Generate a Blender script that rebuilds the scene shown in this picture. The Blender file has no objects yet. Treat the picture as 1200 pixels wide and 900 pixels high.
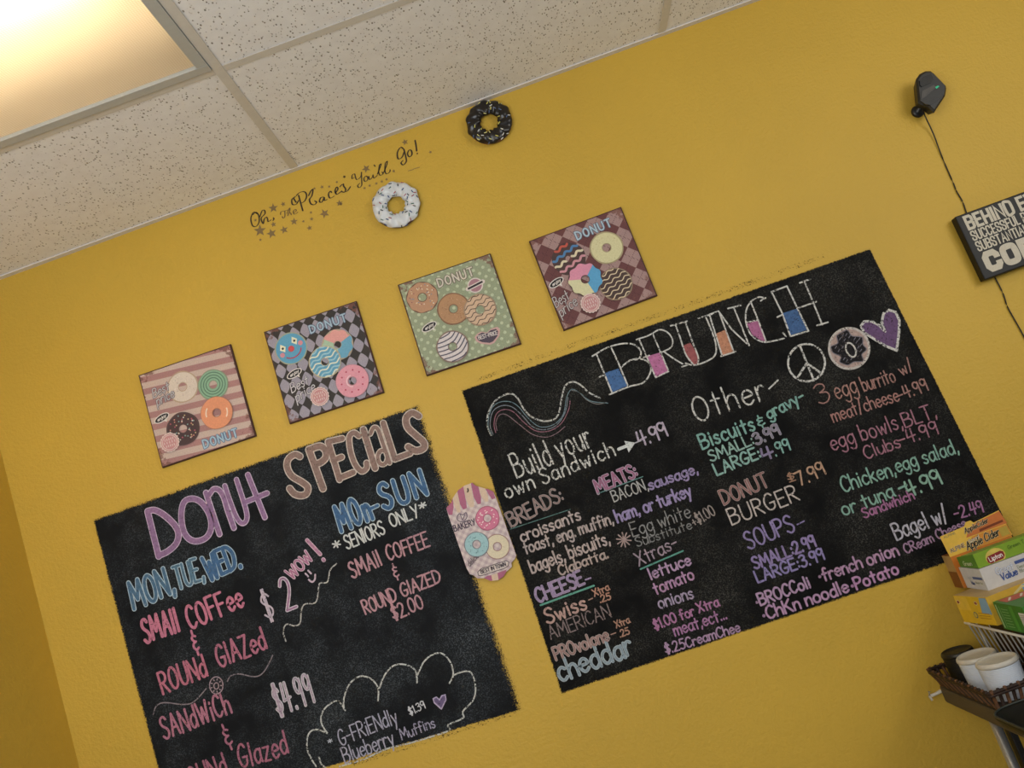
import bpy, math, random
from mathutils import Vector, geometry

# ------------------------------------------------------------------ camera, world, lights
SC = bpy.context.scene
COL = SC.collection
F_PX, YAW, PITCH, ROLL = 1023.7995, -0.008632, 0.177432, -0.348415
CAM = Vector((0.0, -2.56, 1.40))
CEIL = 2.74
XL = -1.564                      # left wall


def cam_axes():
    cy, sy, cp, sp, cr, sr = math.cos(YAW), math.sin(YAW), math.cos(PITCH), math.sin(PITCH), math.cos(ROLL), math.sin(ROLL)
    fwd = Vector((sy * cp, cy * cp, sp))
    r0 = Vector((cy, -sy, 0)); u0 = r0.cross(fwd)
    return cr * r0 + sr * u0, -sr * r0 + cr * u0, fwd


RI, UP, FW = cam_axes()
cd = bpy.data.cameras.new('camera'); cam = bpy.data.objects.new('camera', cd); COL.objects.link(cam)
cd.sensor_width = 36; cd.lens = F_PX * 36 / 1200; cd.clip_start = 0.02
from mathutils import Matrix
cam.matrix_world = Matrix(((RI.x, UP.x, -FW.x, CAM.x), (RI.y, UP.y, -FW.y, CAM.y), (RI.z, UP.z, -FW.z, CAM.z), (0, 0, 0, 1)))
SC.camera = cam
SC.view_settings.view_transform = 'Standard'; SC.view_settings.look = 'None'
SC.view_settings.gamma = 1; SC.view_settings.exposure = 0.0
try: SC.view_settings.use_curve_mapping = False
except Exception: pass

W = bpy.data.worlds.new('world'); SC.world = W; W.use_nodes = True
bg = W.node_tree.nodes['Background']; bg.inputs[0].default_value = (0.80, 0.90, 1.0, 1); bg.inputs[1].default_value = 0.20
SC.cycles.transparent_max_bounces = 64


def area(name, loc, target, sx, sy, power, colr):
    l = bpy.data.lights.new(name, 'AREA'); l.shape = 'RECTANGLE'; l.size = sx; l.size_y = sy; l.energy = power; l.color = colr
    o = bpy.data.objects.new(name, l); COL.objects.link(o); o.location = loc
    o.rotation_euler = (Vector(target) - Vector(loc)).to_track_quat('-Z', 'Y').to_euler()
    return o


# two added area lights as stand-ins: cool daylight behind camera, warmer fill upper right
area('added_front_light', (-0.95, -2.75, 1.75), (-0.55, 0, 2.45), 1.7, 1.3, 42, (0.90, 0.95, 1.0))
area('added_right_light', (2.3, -2.2, 2.15), (1.25, 0, 2.6), 1.2, 0.9, 20, (1.0, 0.97, 0.90))
TUBE_POWER = 84.0

# ------------------------------------------------------------------ helpers: colour, nodes, materials
RNG = random.Random(7)


def lin(h):
    h = h.lstrip('#'); out = []
    for i in (0, 2, 4):
        c = int(h[i:i + 2], 16) / 255
        out.append(c / 12.92 if c <= 0.04045 else ((c + 0.055) / 1.055) ** 2.4)
    return (*out, 1.0)


class NT:
    def __init__(s, name):
        s.m = bpy.data.materials.new(name); s.m.use_nodes = True; s.t = s.m.node_tree
        s.t.nodes.clear(); s.out = s.t.nodes.new('ShaderNodeOutputMaterial')

    def n(s, typ, **kw):
        nd = s.t.nodes.new(typ)
        for k, v in kw.items():
            if hasattr(nd, k): setattr(nd, k, v)
        return nd

    def set(s, sock, v):
        if isinstance(v, bpy.types.NodeSocket): s.t.links.new(v, sock)
        else: sock.default_value = v

    def math(s, op, a, b=0.0, c=None):
        nd = s.n('ShaderNodeMath', operation=op); s.set(nd.inputs[0], a); s.set(nd.inputs[1], b)
        if c is not None: s.set(nd.inputs[2], c)
        return nd.outputs[0]

    def coord(s, kind='Object'):
        return s.n('ShaderNodeTexCoord').outputs[kind]

    def noise(s, vec, scale, detail=2.0, rough=0.5):
        nd = s.n('ShaderNodeTexNoise'); s.set(nd.inputs['Vector'], vec)
        nd.inputs['Scale'].default_value = scale; nd.inputs['Detail'].default_value = detail; nd.inputs['Roughness'].default_value = rough
        return nd.outputs[0]

    def rng(s, v, a, b, c=0.0, d=1.0):
        nd = s.n('ShaderNodeMapRange'); nd.clamp = True
        s.set(nd.inputs[0], v)
        for i, x in enumerate((a, b, c, d)): s.set(nd.inputs[i + 1], x)
        return nd.outputs[0]

    def mix(s, f, a, b):
        nd = s.n('ShaderNodeMix', data_type='RGBA'); s.set(nd.inputs[0], f); s.set(nd.inputs[6], a); s.set(nd.inputs[7], b)
        return nd.outputs[2]

    def bsdf(s, colour, rough=0.6, metal=0.0, spec=0.4, bump=None, bstr=0.2, bdist=0.002, alpha=None, coat=0.0):
        b = s.n('ShaderNodeBsdfPrincipled'); s.set(b.inputs['Base Color'], colour); s.set(b.inputs['Roughness'], rough)
        b.inputs['Metallic'].default_value = metal; b.inputs['Specular IOR Level'].default_value = spec
        if coat: b.inputs['Coat Weight'].default_value = coat
        if bump is not None:
            bp = s.n('ShaderNodeBump'); bp.inputs['Strength'].default_value = bstr; bp.inputs['Distance'].default_value = bdist
            s.set(bp.inputs['Height'], bump); s.t.links.new(bp.outputs[0], b.inputs['Normal'])
        res = b.outputs[0]
        if alpha is not None:
            tr = s.n('ShaderNodeBsdfTransparent'); mx = s.n('ShaderNodeMixShader')
            s.set(mx.inputs[0], alpha); s.t.links.new(tr.outputs[0], mx.inputs[1]); s.t.links.new(res, mx.inputs[2]); res = mx.outputs[0]
        s.t.links.new(res, s.out.inputs[0])
        return s.m


_mc = {}


def plain(h, rough=0.6, metal=0.0, spec=0.4, var=0.10, scale=60, coat=0.0):
    k = ('p', h, rough, metal, var, scale, coat)
    if k not in _mc:
        t = NT('paint_' + h.strip('#')); c = lin(h)
        f = t.noise(t.coord(), scale, 3)
        d = tuple(x * (1 - var) for x in c[:3]) + (1,); e = tuple(min(1, x * (1 + var)) for x in c[:3]) + (1,)
        _mc[k] = t.bsdf(t.mix(t.rng(f, .3, .7), d, e), rough, metal, spec, coat=coat)
    return _mc[k]


def chalk(h, cover=0.86, grain=230):
    """chalk stroke: broken by the wall texture; cover = share of the stroke that took"""
    k = ('c', h, cover, grain)
    if k not in _mc:
        t = NT('chalk_' + h.strip('#')); c = lin(h); co = t.coord()
        g = sum(c[:3]) / 3 * .9 + .035; c = tuple(min(.95, (x * .74 + g * .26) * 1.10) for x in c[:3]) + (1,)   # dry chalk: paler than the stick
        f = t.noise(co, grain, 2, .6); g = t.noise(co, 28, 2)
        thr = .5 + (0.5 - cover) * .42
        a = t.rng(t.math('ADD', f, t.math('MULTIPLY', t.math('SUBTRACT', g, .5), .22)), thr - .05, thr + .06)
        v = t.rng(t.noise(co, 120, 2), .3, .7)
        _mc[k] = t.bsdf(t.mix(v, tuple(x * .74 for x in c[:3]) + (1,), c), .9, 0, .1, alpha=a)
    return _mc[k]


# ------------------------------------------------------------------ helpers: geometry
ORIG = {}


def tag(o, label=None, cat=None, group=None, kind=None):
    if label: o['label'] = label
    if cat: o['category'] = cat
    if group: o['group'] = group
    if kind: o['kind'] = kind
    return o


def empty(name, loc, label, cat, group=None):
    o = bpy.data.objects.new(name, None); COL.objects.link(o); o.location = loc; o.empty_display_size = .05
    ORIG[o.name] = Vector(loc)
    return tag(o, label, cat, group)


class MB:
    def __init__(s): s.v = []; s.f = []; s.mi = []; s.lift = 0.0

    def add(s, vs, fs, m=0):
        b = len(s.v); s.v += [tuple(x) for x in vs]
        for f in fs: s.f.append(tuple(b + i for i in f)); s.mi.append(m)
        return b

    def box(s, a, b, m=0, bev=0.0):
        (x0, y0, z0), (x1, y1, z1) = a, b
        s.add([(x0, y0, z0), (x1, y0, z0), (x1, y1, z0), (x0, y1, z0), (x0, y0, z1), (x1, y0, z1), (x1, y1, z1), (x0, y1, z1)],
              [(0, 3, 2, 1), (4, 5, 6, 7), (0, 1, 5, 4), (1, 2, 6, 5), (2, 3, 7, 6), (3, 0, 4, 7)], m)

    def tube(s, pts, r, n=8, m=0, closed=False, cap=True):
        pts = [Vector(p) for p in pts]; k = len(pts); rings = []
        for i in range(k):
            if closed: d = pts[(i + 1) % k] - pts[i - 1]
            else: d = pts[min(i + 1, k - 1)] - pts[max(i - 1, 0)]
            d.normalize()
            a = d.cross(Vector((0, 0, 1)))
            if a.length < .05: a = d.cross(Vector((1, 0, 0)))
            a.normalize(); b = d.cross(a)
            rr = r[i] if isinstance(r, (list, tuple)) else r
            rings.append([pts[i] + rr * (math.cos(2 * math.pi * j / n) * a + math.sin(2 * math.pi * j / n) * b) for j in range(n)])
        vs = [p for q in rings for p in q]; fs = []
        for i in range(k if closed else k - 1):
            i2 = (i + 1) % k
            for j in range(n): fs.append((i * n + j, i * n + (j + 1) % n, i2 * n + (j + 1) % n, i2 * n + j))
        if cap and not closed: fs += [tuple(range(n)), tuple((k - 1) * n + j for j in range(n))]
        s.add(vs, fs, m)

    def lathe(s, prof, c, n=40, m=0):
        vs = []; fs = []
        for r, z in prof:
            for j in range(n):
                a = 2 * math.pi * j / n; vs.append((c[0] + r * math.cos(a), c[1] + r * math.sin(a), c[2] + z))
        for i in range(len(prof) - 1):
            for j in range(n): fs.append((i * n + j, i * n + (j + 1) % n, (i + 1) * n + (j + 1) % n, (i + 1) * n + j))
        s.add(vs, fs, m)

    def prism(s, pts, z0, z1, m=0):
        """pts: counter-clockwise xy outline, extruded z0..z1"""
        n = len(pts)
        vs = [(x, y, z0) for x, y in pts] + [(x, y, z1) for x, y in pts]
        fs = [tuple(range(n))[::-1], tuple(range(n, 2 * n))] + [(i, (i + 1) % n, n + (i + 1) % n, n + i) for i in range(n)]
        s.add(vs, fs, m)

    def build(s, name, mats, parent=None, smooth=False, bevel=0.0, origin=None, uv=None):
        if not isinstance(mats, (list, tuple)): mats = [mats]
        o0 = Vector((0, 0, 0))
        if parent is not None: o0 = ORIG[parent.name]
        elif origin is not None: o0 = Vector(origin)
        me = bpy.data.meshes.new(name)
        me.from_pydata([(x - o0.x, y - o0.y, z - o0.z) for x, y, z in s.v], [], s.f)
        for m in mats: me.materials.append(m)
        for p, i in zip(me.polygons, s.mi):
            p.material_index = i; p.use_smooth = smooth
        if uv:
            l = me.uv_layers.new(name='UVMap')
            for lp in me.loops: l.data[lp.index].uv = uv[lp.vertex_index]
        me.update()
        o = bpy.data.objects.new(name, me); COL.objects.link(o)
        if parent is not None: o.parent = parent
        else: o.location = o0
        ORIG[o.name] = o0
        if bevel:
            b = o.modifiers.new('bevel', 'BEVEL'); b.width = bevel; b.segments = 2; b.limit_method = 'ANGLE'
        return o


def ray_y(px, py, y):
    d = (px - 600) / F_PX * RI - (py - 450) / F_PX * UP + FW
    return CAM + d * ((y - CAM.y) / d.y)


class Plane:
    """a drawing surface: origin, right axis, up axis; the normal faces the viewer side"""
    def __init__(s, o, r, u):
        s.o = Vector(o); s.r = Vector(r).normalized(); s.u = Vector(u).normalized(); s.nn = s.r.cross(s.u)

    def p(s, a, b, off=0.0): return s.o + s.r * a + s.u * b + s.nn * off

    def px(s, x, y):
        d = (x - 600) / F_PX * RI - (y - 450) / F_PX * UP + FW
        w = CAM + d * ((s.o - CAM).dot(s.nn) / d.dot(s.nn)) - s.o
        return (w.dot(s.r), w.dot(s.u))

    def scale(s, x, y):
        """metres on the surface for one photo pixel near x, y"""
        a = Vector(s.px(x - 4, y)); b = Vector(s.px(x + 4, y)); c = Vector(s.px(x, y - 4)); d = Vector(s.px(x, y + 4))
        return ((b - a).length + (d - c).length) / 16


WALL = Plane((0, 0, 0), (1, 0, 0), (0, 0, 1))


def crop(ox, oy, k):
    return lambda pts: [(ox + x / k, oy + y / k) for x, y in pts]


def smooth_line(pts, closed=False, sub=6):
    P = [Vector(p) for p in pts]; n = len(P)
    if n < 3: return P
    out = []
    for i in range(n if closed else n - 1):
        if closed: a, b, c, d = P[i - 1], P[i], P[(i + 1) % n], P[(i + 2) % n]
        else: a, b, c, d = P[max(i - 1, 0)], P[i], P[i + 1], P[min(i + 2, n - 1)]
        for k in range(sub):
            t = k / sub
            out.append(.5 * ((2 * b) + (c - a) * t + (2 * a - 5 * b + 4 * c - d) * t * t + (3 * b - a - 3 * c + d) * t ** 3))
    if not closed: out.append(P[-1])
    return out


def ribbon(mb, pl, pts, w, off, m=0, closed=False, cap=True, callig=False):
    P = []
    for q in pts:
        q = Vector(q)
        if not P or (q - P[-1]).length > 1e-6: P.append(q)
    if closed and (P[0] - P[-1]).length < 1e-6: P.pop()
    n = len(P)
    if n < 2: return
    if cap and not closed:               # sharp turns: two strokes meeting with round ends
        for i in range(1, n - 1):
            if (P[i] - P[i - 1]).normalized().dot((P[i + 1] - P[i]).normalized()) < .35:
                ribbon(mb, pl, P[:i + 1], w, off, m, False, cap, callig); ribbon(mb, pl, P[i:], w, off, m, False, cap, callig); return
    mb.lift += 1e-5; off += mb.lift      # each stroke lies a hair above the last
    h = w / 2; L = []; Rr = []
    for i in range(n):
        if closed: d0 = (P[i] - P[i - 1]).normalized(); d1 = (P[(i + 1) % n] - P[i]).normalized()
        else:
            d1 = (P[min(i + 1, n - 1)] - P[min(i, n - 2)]).normalized(); d0 = (P[max(i, 1)] - P[max(i - 1, 0)]).normalized()
        t = d0 + d1
        if t.length < 1e-3: t = d1.copy()
        t.normalize(); nv = Vector((-t.y, t.x)); c = max(.60, nv.dot(Vector((-d1.y, d1.x))))
        hh = h / c
        if callig: hh *= .38 + .62 * abs(t.y) ** 1.2
        L.append(P[i] + nv * hh); Rr.append(P[i] - nv * hh)
    vs = [pl.p(q.x, q.y, off) for q in L] + [pl.p(q.x, q.y, off) for q in Rr]
    fs = []
    for i in range(n if closed else n - 1):
        j = (i + 1) % n; fs.append((n + i, n + j, j, i))
    mb.add(vs, fs, m)
    if cap and not closed:
        for e, d in ((P[0], (P[0] - P[1]).normalized()), (P[-1], (P[-1] - P[-2]).normalized())):
            a0 = math.atan2(d.y, d.x); hh = h * (.6 if callig else 1)
            ring = [pl.p(e.x + hh * math.cos(a0 + (k / 6 - .5) * math.pi), e.y + hh * math.sin(a0 + (k / 6 - .5) * math.pi), off) for k in range(7)]
            mb.add(ring, [tuple(range(7))], m)


def fill(mb, pl, pts, off, m=0):
    vs = [pl.p(a, b, off) for a, b in pts]
    tris = geometry.tessellate_polygon([[Vector((a, b, 0)) for a, b in pts]])
    out = []
    for t in tris:
        a, b, c = (Vector(pts[i]) for i in t)
        out.append(tuple(t) if (b - a).x * (c - a).y - (b - a).y * (c - a).x > 0 else tuple(t)[::-1])
    mb.add(vs, out, m)


def disc(mb, pl, c, r, off, m=0, n=28, ry=None, rot=0.0, wob=0.0, k=0):
    ry = ry or r; pts = []
    for j in range(n):
        a = 2 * math.pi * j / n; q = 1 + wob * math.sin(k * a + .7)
        x, y = r * q * math.cos(a), ry * q * math.sin(a)
        pts.append((c[0] + x * math.cos(rot) - y * math.sin(rot), c[1] + x * math.sin(rot) + y * math.cos(rot)))
    mb.add([pl.p(a, b, off) for a, b in pts], [tuple(range(n))], m)
    return pts


def annulus(mb, pl, c, r1, r0, off, m=0, n=48, wob=0.0, k=8, ph=0.0, a0=0.0, a1=2 * math.pi, wob0=0.0):
    full = abs(a1 - a0 - 2 * math.pi) < 1e-6
    N = n if full else n + 1; vs = []
    for j in range(N):
        a = a0 + (a1 - a0) * j / n
        q = r1 * (1 + wob * math.sin(k * a + ph)); q0 = r0 * (1 + wob0 * math.sin(5 * a + ph))
        vs.append(pl.p(c[0] + q0 * math.cos(a), c[1] + q0 * math.sin(a), off)); vs.append(pl.p(c[0] + q * math.cos(a), c[1] + q * math.sin(a), off))
    fs = [(2 * j, 2 * j + 1, 2 * ((j + 1) % N) + 1, 2 * ((j + 1) % N)) for j in range(N if full else N - 1)]
    mb.add(vs, fs, m)


# ------------------------------------------------------------------ hand lettering (stroke alphabet)
GL = {
 'A': (6, "0,0 3,10 6,0|1.2,3.6 4.8,3.6"), 'B': (5.6, "0,0 0,10|~0,10 3.4,9.8 4.9,8 3.6,5.8 0,5.3|~0,5.3 4.2,5.1 5.7,3 4.2,.5 0,0"),
 'C': (5.4, "~5.4,8.4 4,10 2,9.5 .4,7 0,4.2 1.1,1 3.1,0 5.4,1.7"), 'D': (5.8, "0,0 0,10|~0,10 3,9.5 5.5,7 5.7,4.2 3.8,1 0,0"),
 'E': (4.8, "4.8,10 0,10 0,0 4.8,0|0,5.2 4,5.2"), 'F': (4.8, "4.8,10 0,10 0,0|0,5.2 4,5.2"),
 'G': (5.8, "~5.4,8.4 4,10 2,9.5 .4,7 0,4.2 1.1,1 3.2,0 5.2,1.4 5.5,4.2|3,4.2 5.8,4.2"), 'H': (5.6, "0,0 0,10|5.6,0 5.6,10|0,5 5.6,5"),
 'I': (.8, ".4,0 .4,10"), 'J': (4, "~4,10 4,3 3,.4 1.4,0 0,1.8"), 'K': (5.4, "0,0 0,10|5,10 0,4.4|1.5,5.9 5.4,0"), 'L': (4.6, "0,10 0,0 4.6,0"),
 'M': (7.6, "0,0 .9,10 3.8,3 6.7,10 7.6,0"), 'N': (5.8, "0,0 0,10 5.8,0 5.8,10"),
 'O': (6, "@3,10 .8,8.4 0,5 .8,1.6 3,0 5.2,1.6 6,5 5.2,8.4"), 'P': (5, "0,0 0,10|~0,10 3.4,9.8 5,7.8 3.8,5.2 0,4.6"),
 'Q': (6, "@3,10 .8,8.4 0,5 .8,1.6 3,0 5.2,1.6 6,5 5.2,8.4|3.6,2.4 6.2,-.6"), 'R': (5.4, "0,0 0,10|~0,10 3.4,9.8 5,7.8 3.8,5.4 0,4.8|1.8,4.9 5.4,0"),
 'S': (5, "~4.9,8.6 3.4,10 1.3,9.5 .4,7.6 1.5,5.9 3.9,4.4 4.9,2.5 3.9,.5 1.9,0 0,1.4"), 'T': (5.6, "0,10 5.6,10|2.8,10 2.8,0"),
 'U': (5.6, "~0,10 0,3.6 .9,.8 2.8,0 4.7,.8 5.6,3.6 5.6,10"), 'V': (5.6, "0,10 2.8,0 5.6,10"), 'W': (8, "0,10 2,0 4,7.4 6,0 8,10"),
 'X': (5.4, "0,0 5.4,10|0,10 5.4,0"), 'Y': (5.4, "0,10 2.7,5|5.4,10 2,0"), 'Z': (5, "0,10 5,10 0,0 5,0"),
 'a': (4.6, "~4.4,5 3,6 1.1,5.3 0,3 .8,.6 2.3,0 4.3,1.9|~4.5,6 4.3,2.6 4.6,.6 5,.1"), 'b': (4.4, "0,10 0,0|~0,4.4 1.8,6 3.8,5.2 4.4,3 3.6,.6 1.8,0 0,1.2"),
 'c': (4, "~4,5 2.6,6 .9,5.2 0,3 .8,.7 2.3,0 4,1"), 'd': (4.6, "~4.4,4.8 3,6 1.1,5.3 0,3 .8,.6 2.3,0 4.3,1.6|4.5,10 4.5,0"),
 'e': (4.2, "~.1,3.1 4.1,3.5 3.8,5.2 2.3,6 .7,5 0,2.8 .9,.6 2.4,0 4.2,1.2"), 'f': (3.6, "~3.8,9.2 2.7,10 1.6,8.8 1.4,5 1.3,0|0,5.6 3.4,5.6"),
 'g': (4.6, "~4.4,5 3,6 1.1,5.3 0,3.2 .8,1 2.3,.4 4.3,2.2|~4.5,6 4.5,0 3.8,-2.6 2,-3.2 .3,-2"), 'h': (4.4, "0,10 0,0|~0,3.6 1.6,5.8 3.4,5.8 4.3,4 4.4,0"),
 'i': (1, ".5,6 .5,0|.5,8 .5,8.5"), 'j': (2.4, "~2,6 2,-1.6 1.2,-3 0,-2.4|2,8 2,8.5"), 'k': (4.2, "0,10 0,0|3.8,6 0,2.6|1.3,3.6 4.2,0"),
 'l': (1, ".5,10 .5,0"), 'm': (6.8, "0,6 0,0|~0,3.8 1.4,5.8 2.8,5.6 3.4,4 3.4,0|~3.4,3.8 4.8,5.8 6.2,5.6 6.8,4 6.8,0"),
 'n': (4.2, "0,6 0,0|~0,3.6 1.5,5.8 3.2,5.8 4.1,4 4.2,0"), 'o': (4.6, "@2.3,6 .6,5.1 0,3 .6,.9 2.3,0 4,.9 4.6,3 4,5.1"),
 'p': (4.4, "0,6 0,-3.4|~0,4.4 1.8,6 3.8,5.2 4.4,3 3.6,.6 1.8,0 0,1.2"), 'q': (4.6, "~4.4,5 3,6 1.1,5.3 0,3.2 .8,1 2.3,.4 4.3,2.2|4.5,6 4.5,-3.4"),
 'r': (3.2, "0,6 0,0|~0,3.4 1.2,5.6 2.4,6 3.3,5.4"), 's': (3.6, "~3.5,5.1 2.2,6 .8,5.5 .4,4.3 1.8,3.2 3.3,2.2 3,.6 1.6,0 0,.9"),
 't': (3.6, "1.7,9 1.7,0|0,6 3.6,6"), 'u': (4.4, "~0,6 0,2.4 .9,.3 2.4,.2 4.2,2.6|4.3,6 4.4,0"), 'v': (4.2, "0,6 2.1,0 4.2,6"),
 'w': (6, "0,6 1.5,0 3,4.8 4.5,0 6,6"), 'x': (4, "0,6 4,0|0,0 4,6"), 'y': (4.4, "0,6 2.3,.4|4.4,6 1.2,-3.4"), 'z': (4, "0,6 4,6 0,0 4,0"),
 '0': (5, "@2.5,10 .6,8.4 0,5 .6,1.6 2.5,0 4.4,1.6 5,5 4.4,8.4"), '1': (1.6, "0,8.4 1.3,10 1.3,0"), '2': (5, "~0,8 1.2,9.8 3.2,9.8 4.4,8 3.6,5 0,0|0,0 5,0"),
 '3': (4.6, "~.2,8.8 2,10 4,9 3.9,6.8 1.8,5.6|~1.8,5.6 4.2,4.8 4.7,2.6 3.4,.4 1.5,0 0,1.2"), '4': (5, "3.4,0 3.8,10|1,10 .2,4 5.4,4.6"),
 '5': (4.6, "4.4,10 .8,10 .4,5.8|~.4,5.8 2.6,6.2 4.5,4.4 4.2,1.4 2.4,0 0,.9"), '6': (4.6, "~4,9.6 1.6,8 .2,4.4 .5,1 2.4,0 4.3,1.4 4.4,3.8 2.8,5.2 .5,3.8"),
 '7': (4.8, "0,10 4.8,10 1.6,0"), '8': (4.8, "@2.4,10 .6,8 2.4,5.4 4.6,3 2.4,0 .2,3 2.4,5.4 4.2,8"), '9': (4.6, "~4.3,8.4 2.6,10 .7,9.4 0,7.2 .9,5.2 2.6,5 4.3,7.4|4.4,9.4 4,0"),
 '.': (.8, ".4,0 .4,.7"), ',': (1.2, "1,.8 .3,-1.6"), ':': (.8, ".4,1.2 .4,1.9|.4,5.2 .4,5.9"), '!': (1, ".5,10 .5,3|.5,.1 .5,.7"),
 '-': (3.6, "0,4.4 3.6,4.4"), '+': (4, "0,4 4,4|2,6.4 2,1.6"), '/': (3.6, "0,-1 3.6,11"), "'": (1, ".7,10 .3,7.6"), '*': (4.6, "2.3,9.4 2.3,4|0,8.2 4.6,5.2|0,5.2 4.6,8.2"),
 '$': (4.6, "~4.5,7.8 3.2,9 1.3,8.6 .4,7 1.5,5.6 3.7,4.3 4.5,2.9 3.7,1.3 1.9,.9 0,2.2|1.9,10.8 1.9,-.8|2.8,10.8 2.8,-.8"),
 '&': (3.6, "1.6,12 1.6,9.6|~3.4,8.2 1.8,8.8 .3,7.6 1.5,5.6 2.8,5.2|~2.8,5.2 .6,4.4 0,2.4 1.6,.6 3.6,1.4|1.7,-.4 1.7,-2.4"),
 'e&': (3, ""), '·': (1.2, "@.6,4.4 .2,4 .6,3.6 1,4"), ' ': (3.2, ""),
 # looped script forms
 '\u0001': (4.2, "~-.4,3.4 2.2,6.6 3,9.2 2.3,10.4 1.3,9 1,4 1.4,.8 2.6,.2 3.8,1.4 3.2,2.8 2.2,2.2"),
 '\u0002': (6.4, "~3.2,9.4 .8,8.6 -.4,6 .6,4 2,4.8 1.6,7|~1.8,8.6 4,10.2 6,9 6.2,6.4 4.4,4.4 2.8,5|~3.4,9.6 3.2,5 3.6,-2.4"),
 '\u0003': (6, "~0,8.4 1.6,9.8 2.6,8.2 2.2,5.6 3.4,4.4 5.4,6.4|~5.6,10 5.2,4 4.2,-1.2 2.2,-3 .8,-1.8 2.4,.6"),
 '\u0004': (5.4, "~5,8.6 3.2,10 1,8.6 0,5.4 .6,2.6 2.6,2 4.6,4.4|~5,9.6 4.9,3 4.4,-1.6 2.4,-3.2 .6,-2 1.4,-.2"),
 '\u0005': (5.4, "0,10.4 5.6,9.6|~2.8,9.6 3.2,5 2.6,1 1,0 -.2,1.4 .6,3"),
 '\u0006': (6.4, "~4,9.8 1.4,9.4 -.2,6 .2,2.4 2.2,.2 4.6,1.4 6,5 5.2,8.6 3.2,9.2 2.2,7.6"),
}


def layout(text, gap=1.7, space=3.2, jit=0.0, slant=0.0, seed=0):
    """strokes of one line in glyph units (cap height 10), and the line's width"""
    rr = random.Random(seed or sum(ord(c) * (i + 3) for i, c in enumerate(text)))
    x = 0.0; res = []
    for ch in text:
        w, d = GL.get(ch, GL[' '])
        if ch == ' ': x += space; continue
        dy = rr.uniform(-1, 1) * jit; rot = rr.uniform(-1, 1) * jit * .06
        for st in d.split('|'):
            if not st: continue
            kind = st[0] if st[0] in '~@' else ''
            pts = [tuple(float(q) for q in a.split(',')) for a in st.lstrip('~@').split()]
            pts = [Vector((a - b * rot, b + a * rot)) for a, b in pts]
            if kind == '~': pts = smooth_line(pts)
            elif kind == '@': pts = smooth_line(pts, True)
            res.append(([(x + a + b * slant, b + dy) for a, b in pts], kind == '@'))
        x += w + gap
    return res, max(x - gap, .5)


def lettering(mb, pl, text, p0, p1, h, w, off, m=0, jit=0.35, slant=0.0, gap=1.7, callig=False, cap=True, space=3.2):
    """text along the base line p0 -> p1 (surface coordinates), capitals h tall, stroke width w"""
    st, tw = layout(text, gap, space, jit, slant)
    a, b = Vector(p0), Vector(p1); d = b - a; L = d.length; d.normalize(); u = Vector((-d.y, d.x))
    sx, sy = L / tw, h / 10
    for pts, closed in st:
        ribbon(mb, pl, [a + d * (x * sx) + u * (y * sy) for x, y in pts], w, off, m, closed, cap, callig)


# ------------------------------------------------------------------ the room
def wall_mat(name, h):
    t = NT(name); co = t.coord(); c = lin(h)
    big = t.noise(co, 1.7, 3); fine = t.noise(co, 95, 3, .6)
    col = t.mix(t.rng(big, .3, .7), tuple(x * .95 for x in c[:3]) + (1,), tuple(x * 1.04 for x in c[:3]) + (1,))
    return t.bsdf(col, .52, 0, .35, bump=fine, bstr=.55, bdist=.004)


YEL = wall_mat('yellow_wall_paint', '#caa53e')
t = NT('acoustic_tile'); co = t.coord()
mp = t.n('ShaderNodeMapping'); t.set(mp.inputs[0], co); mp.inputs['Rotation'].default_value = (0, 0, .5); mp.inputs['Scale'].default_value = (1, .62, 1)
vo = t.n('ShaderNodeTexVoronoi'); t.set(vo.inputs['Vector'], mp.outputs[0]); vo.inputs['Scale'].default_value = 160
sep = t.n('ShaderNodeSeparateColor'); t.set(sep.inputs[0], vo.outputs['Color'])
hole = t.rng(t.math('SUBTRACT', vo.outputs['Distance'], t.math('MULTIPLY', t.math('SUBTRACT', sep.outputs[0], .12), .42)), -.03, .06, 1, 0)
dens = t.rng(t.noise(co, 60, 2), .34, .5)
hole = t.math('MULTIPLY', hole, dens)
mott = t.mix(t.rng(t.noise(co, 30, 3), .3, .7), lin('#e9e7e6'), lin('#efeeed'))
TILE = t.bsdf(t.mix(t.math('MULTIPLY', hole, .9), mott, lin('#7a7165')), .95, 0, .1, bump=t.math('SUBTRACT', 1.0, hole), bstr=.5, bdist=.002)
GRID = plain('#d0cbc2', .5, var=.03)
TRIMW = plain('#d9d3cc', .6, var=.04)
FLOORM = plain('#b8b3a9', .5, scale=3)


def struct(name, mb, mat, **k):
    o = mb.build(name, mat, **k); o['kind'] = 'structure'; return o


m = MB(); m.box((XL - .12, 0, 0), (3.2, .12, 3.0)); struct('wall_back', m, YEL)
m = MB(); m.box((XL - .12, -6.2, 0), (XL, 0, 3.0)); struct('wall_left', m, YEL)
m = MB(); m.box((XL - .12, -6.2, -.1), (3.2, .12, 0)); struct('floor', m, FLOORM)
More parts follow.
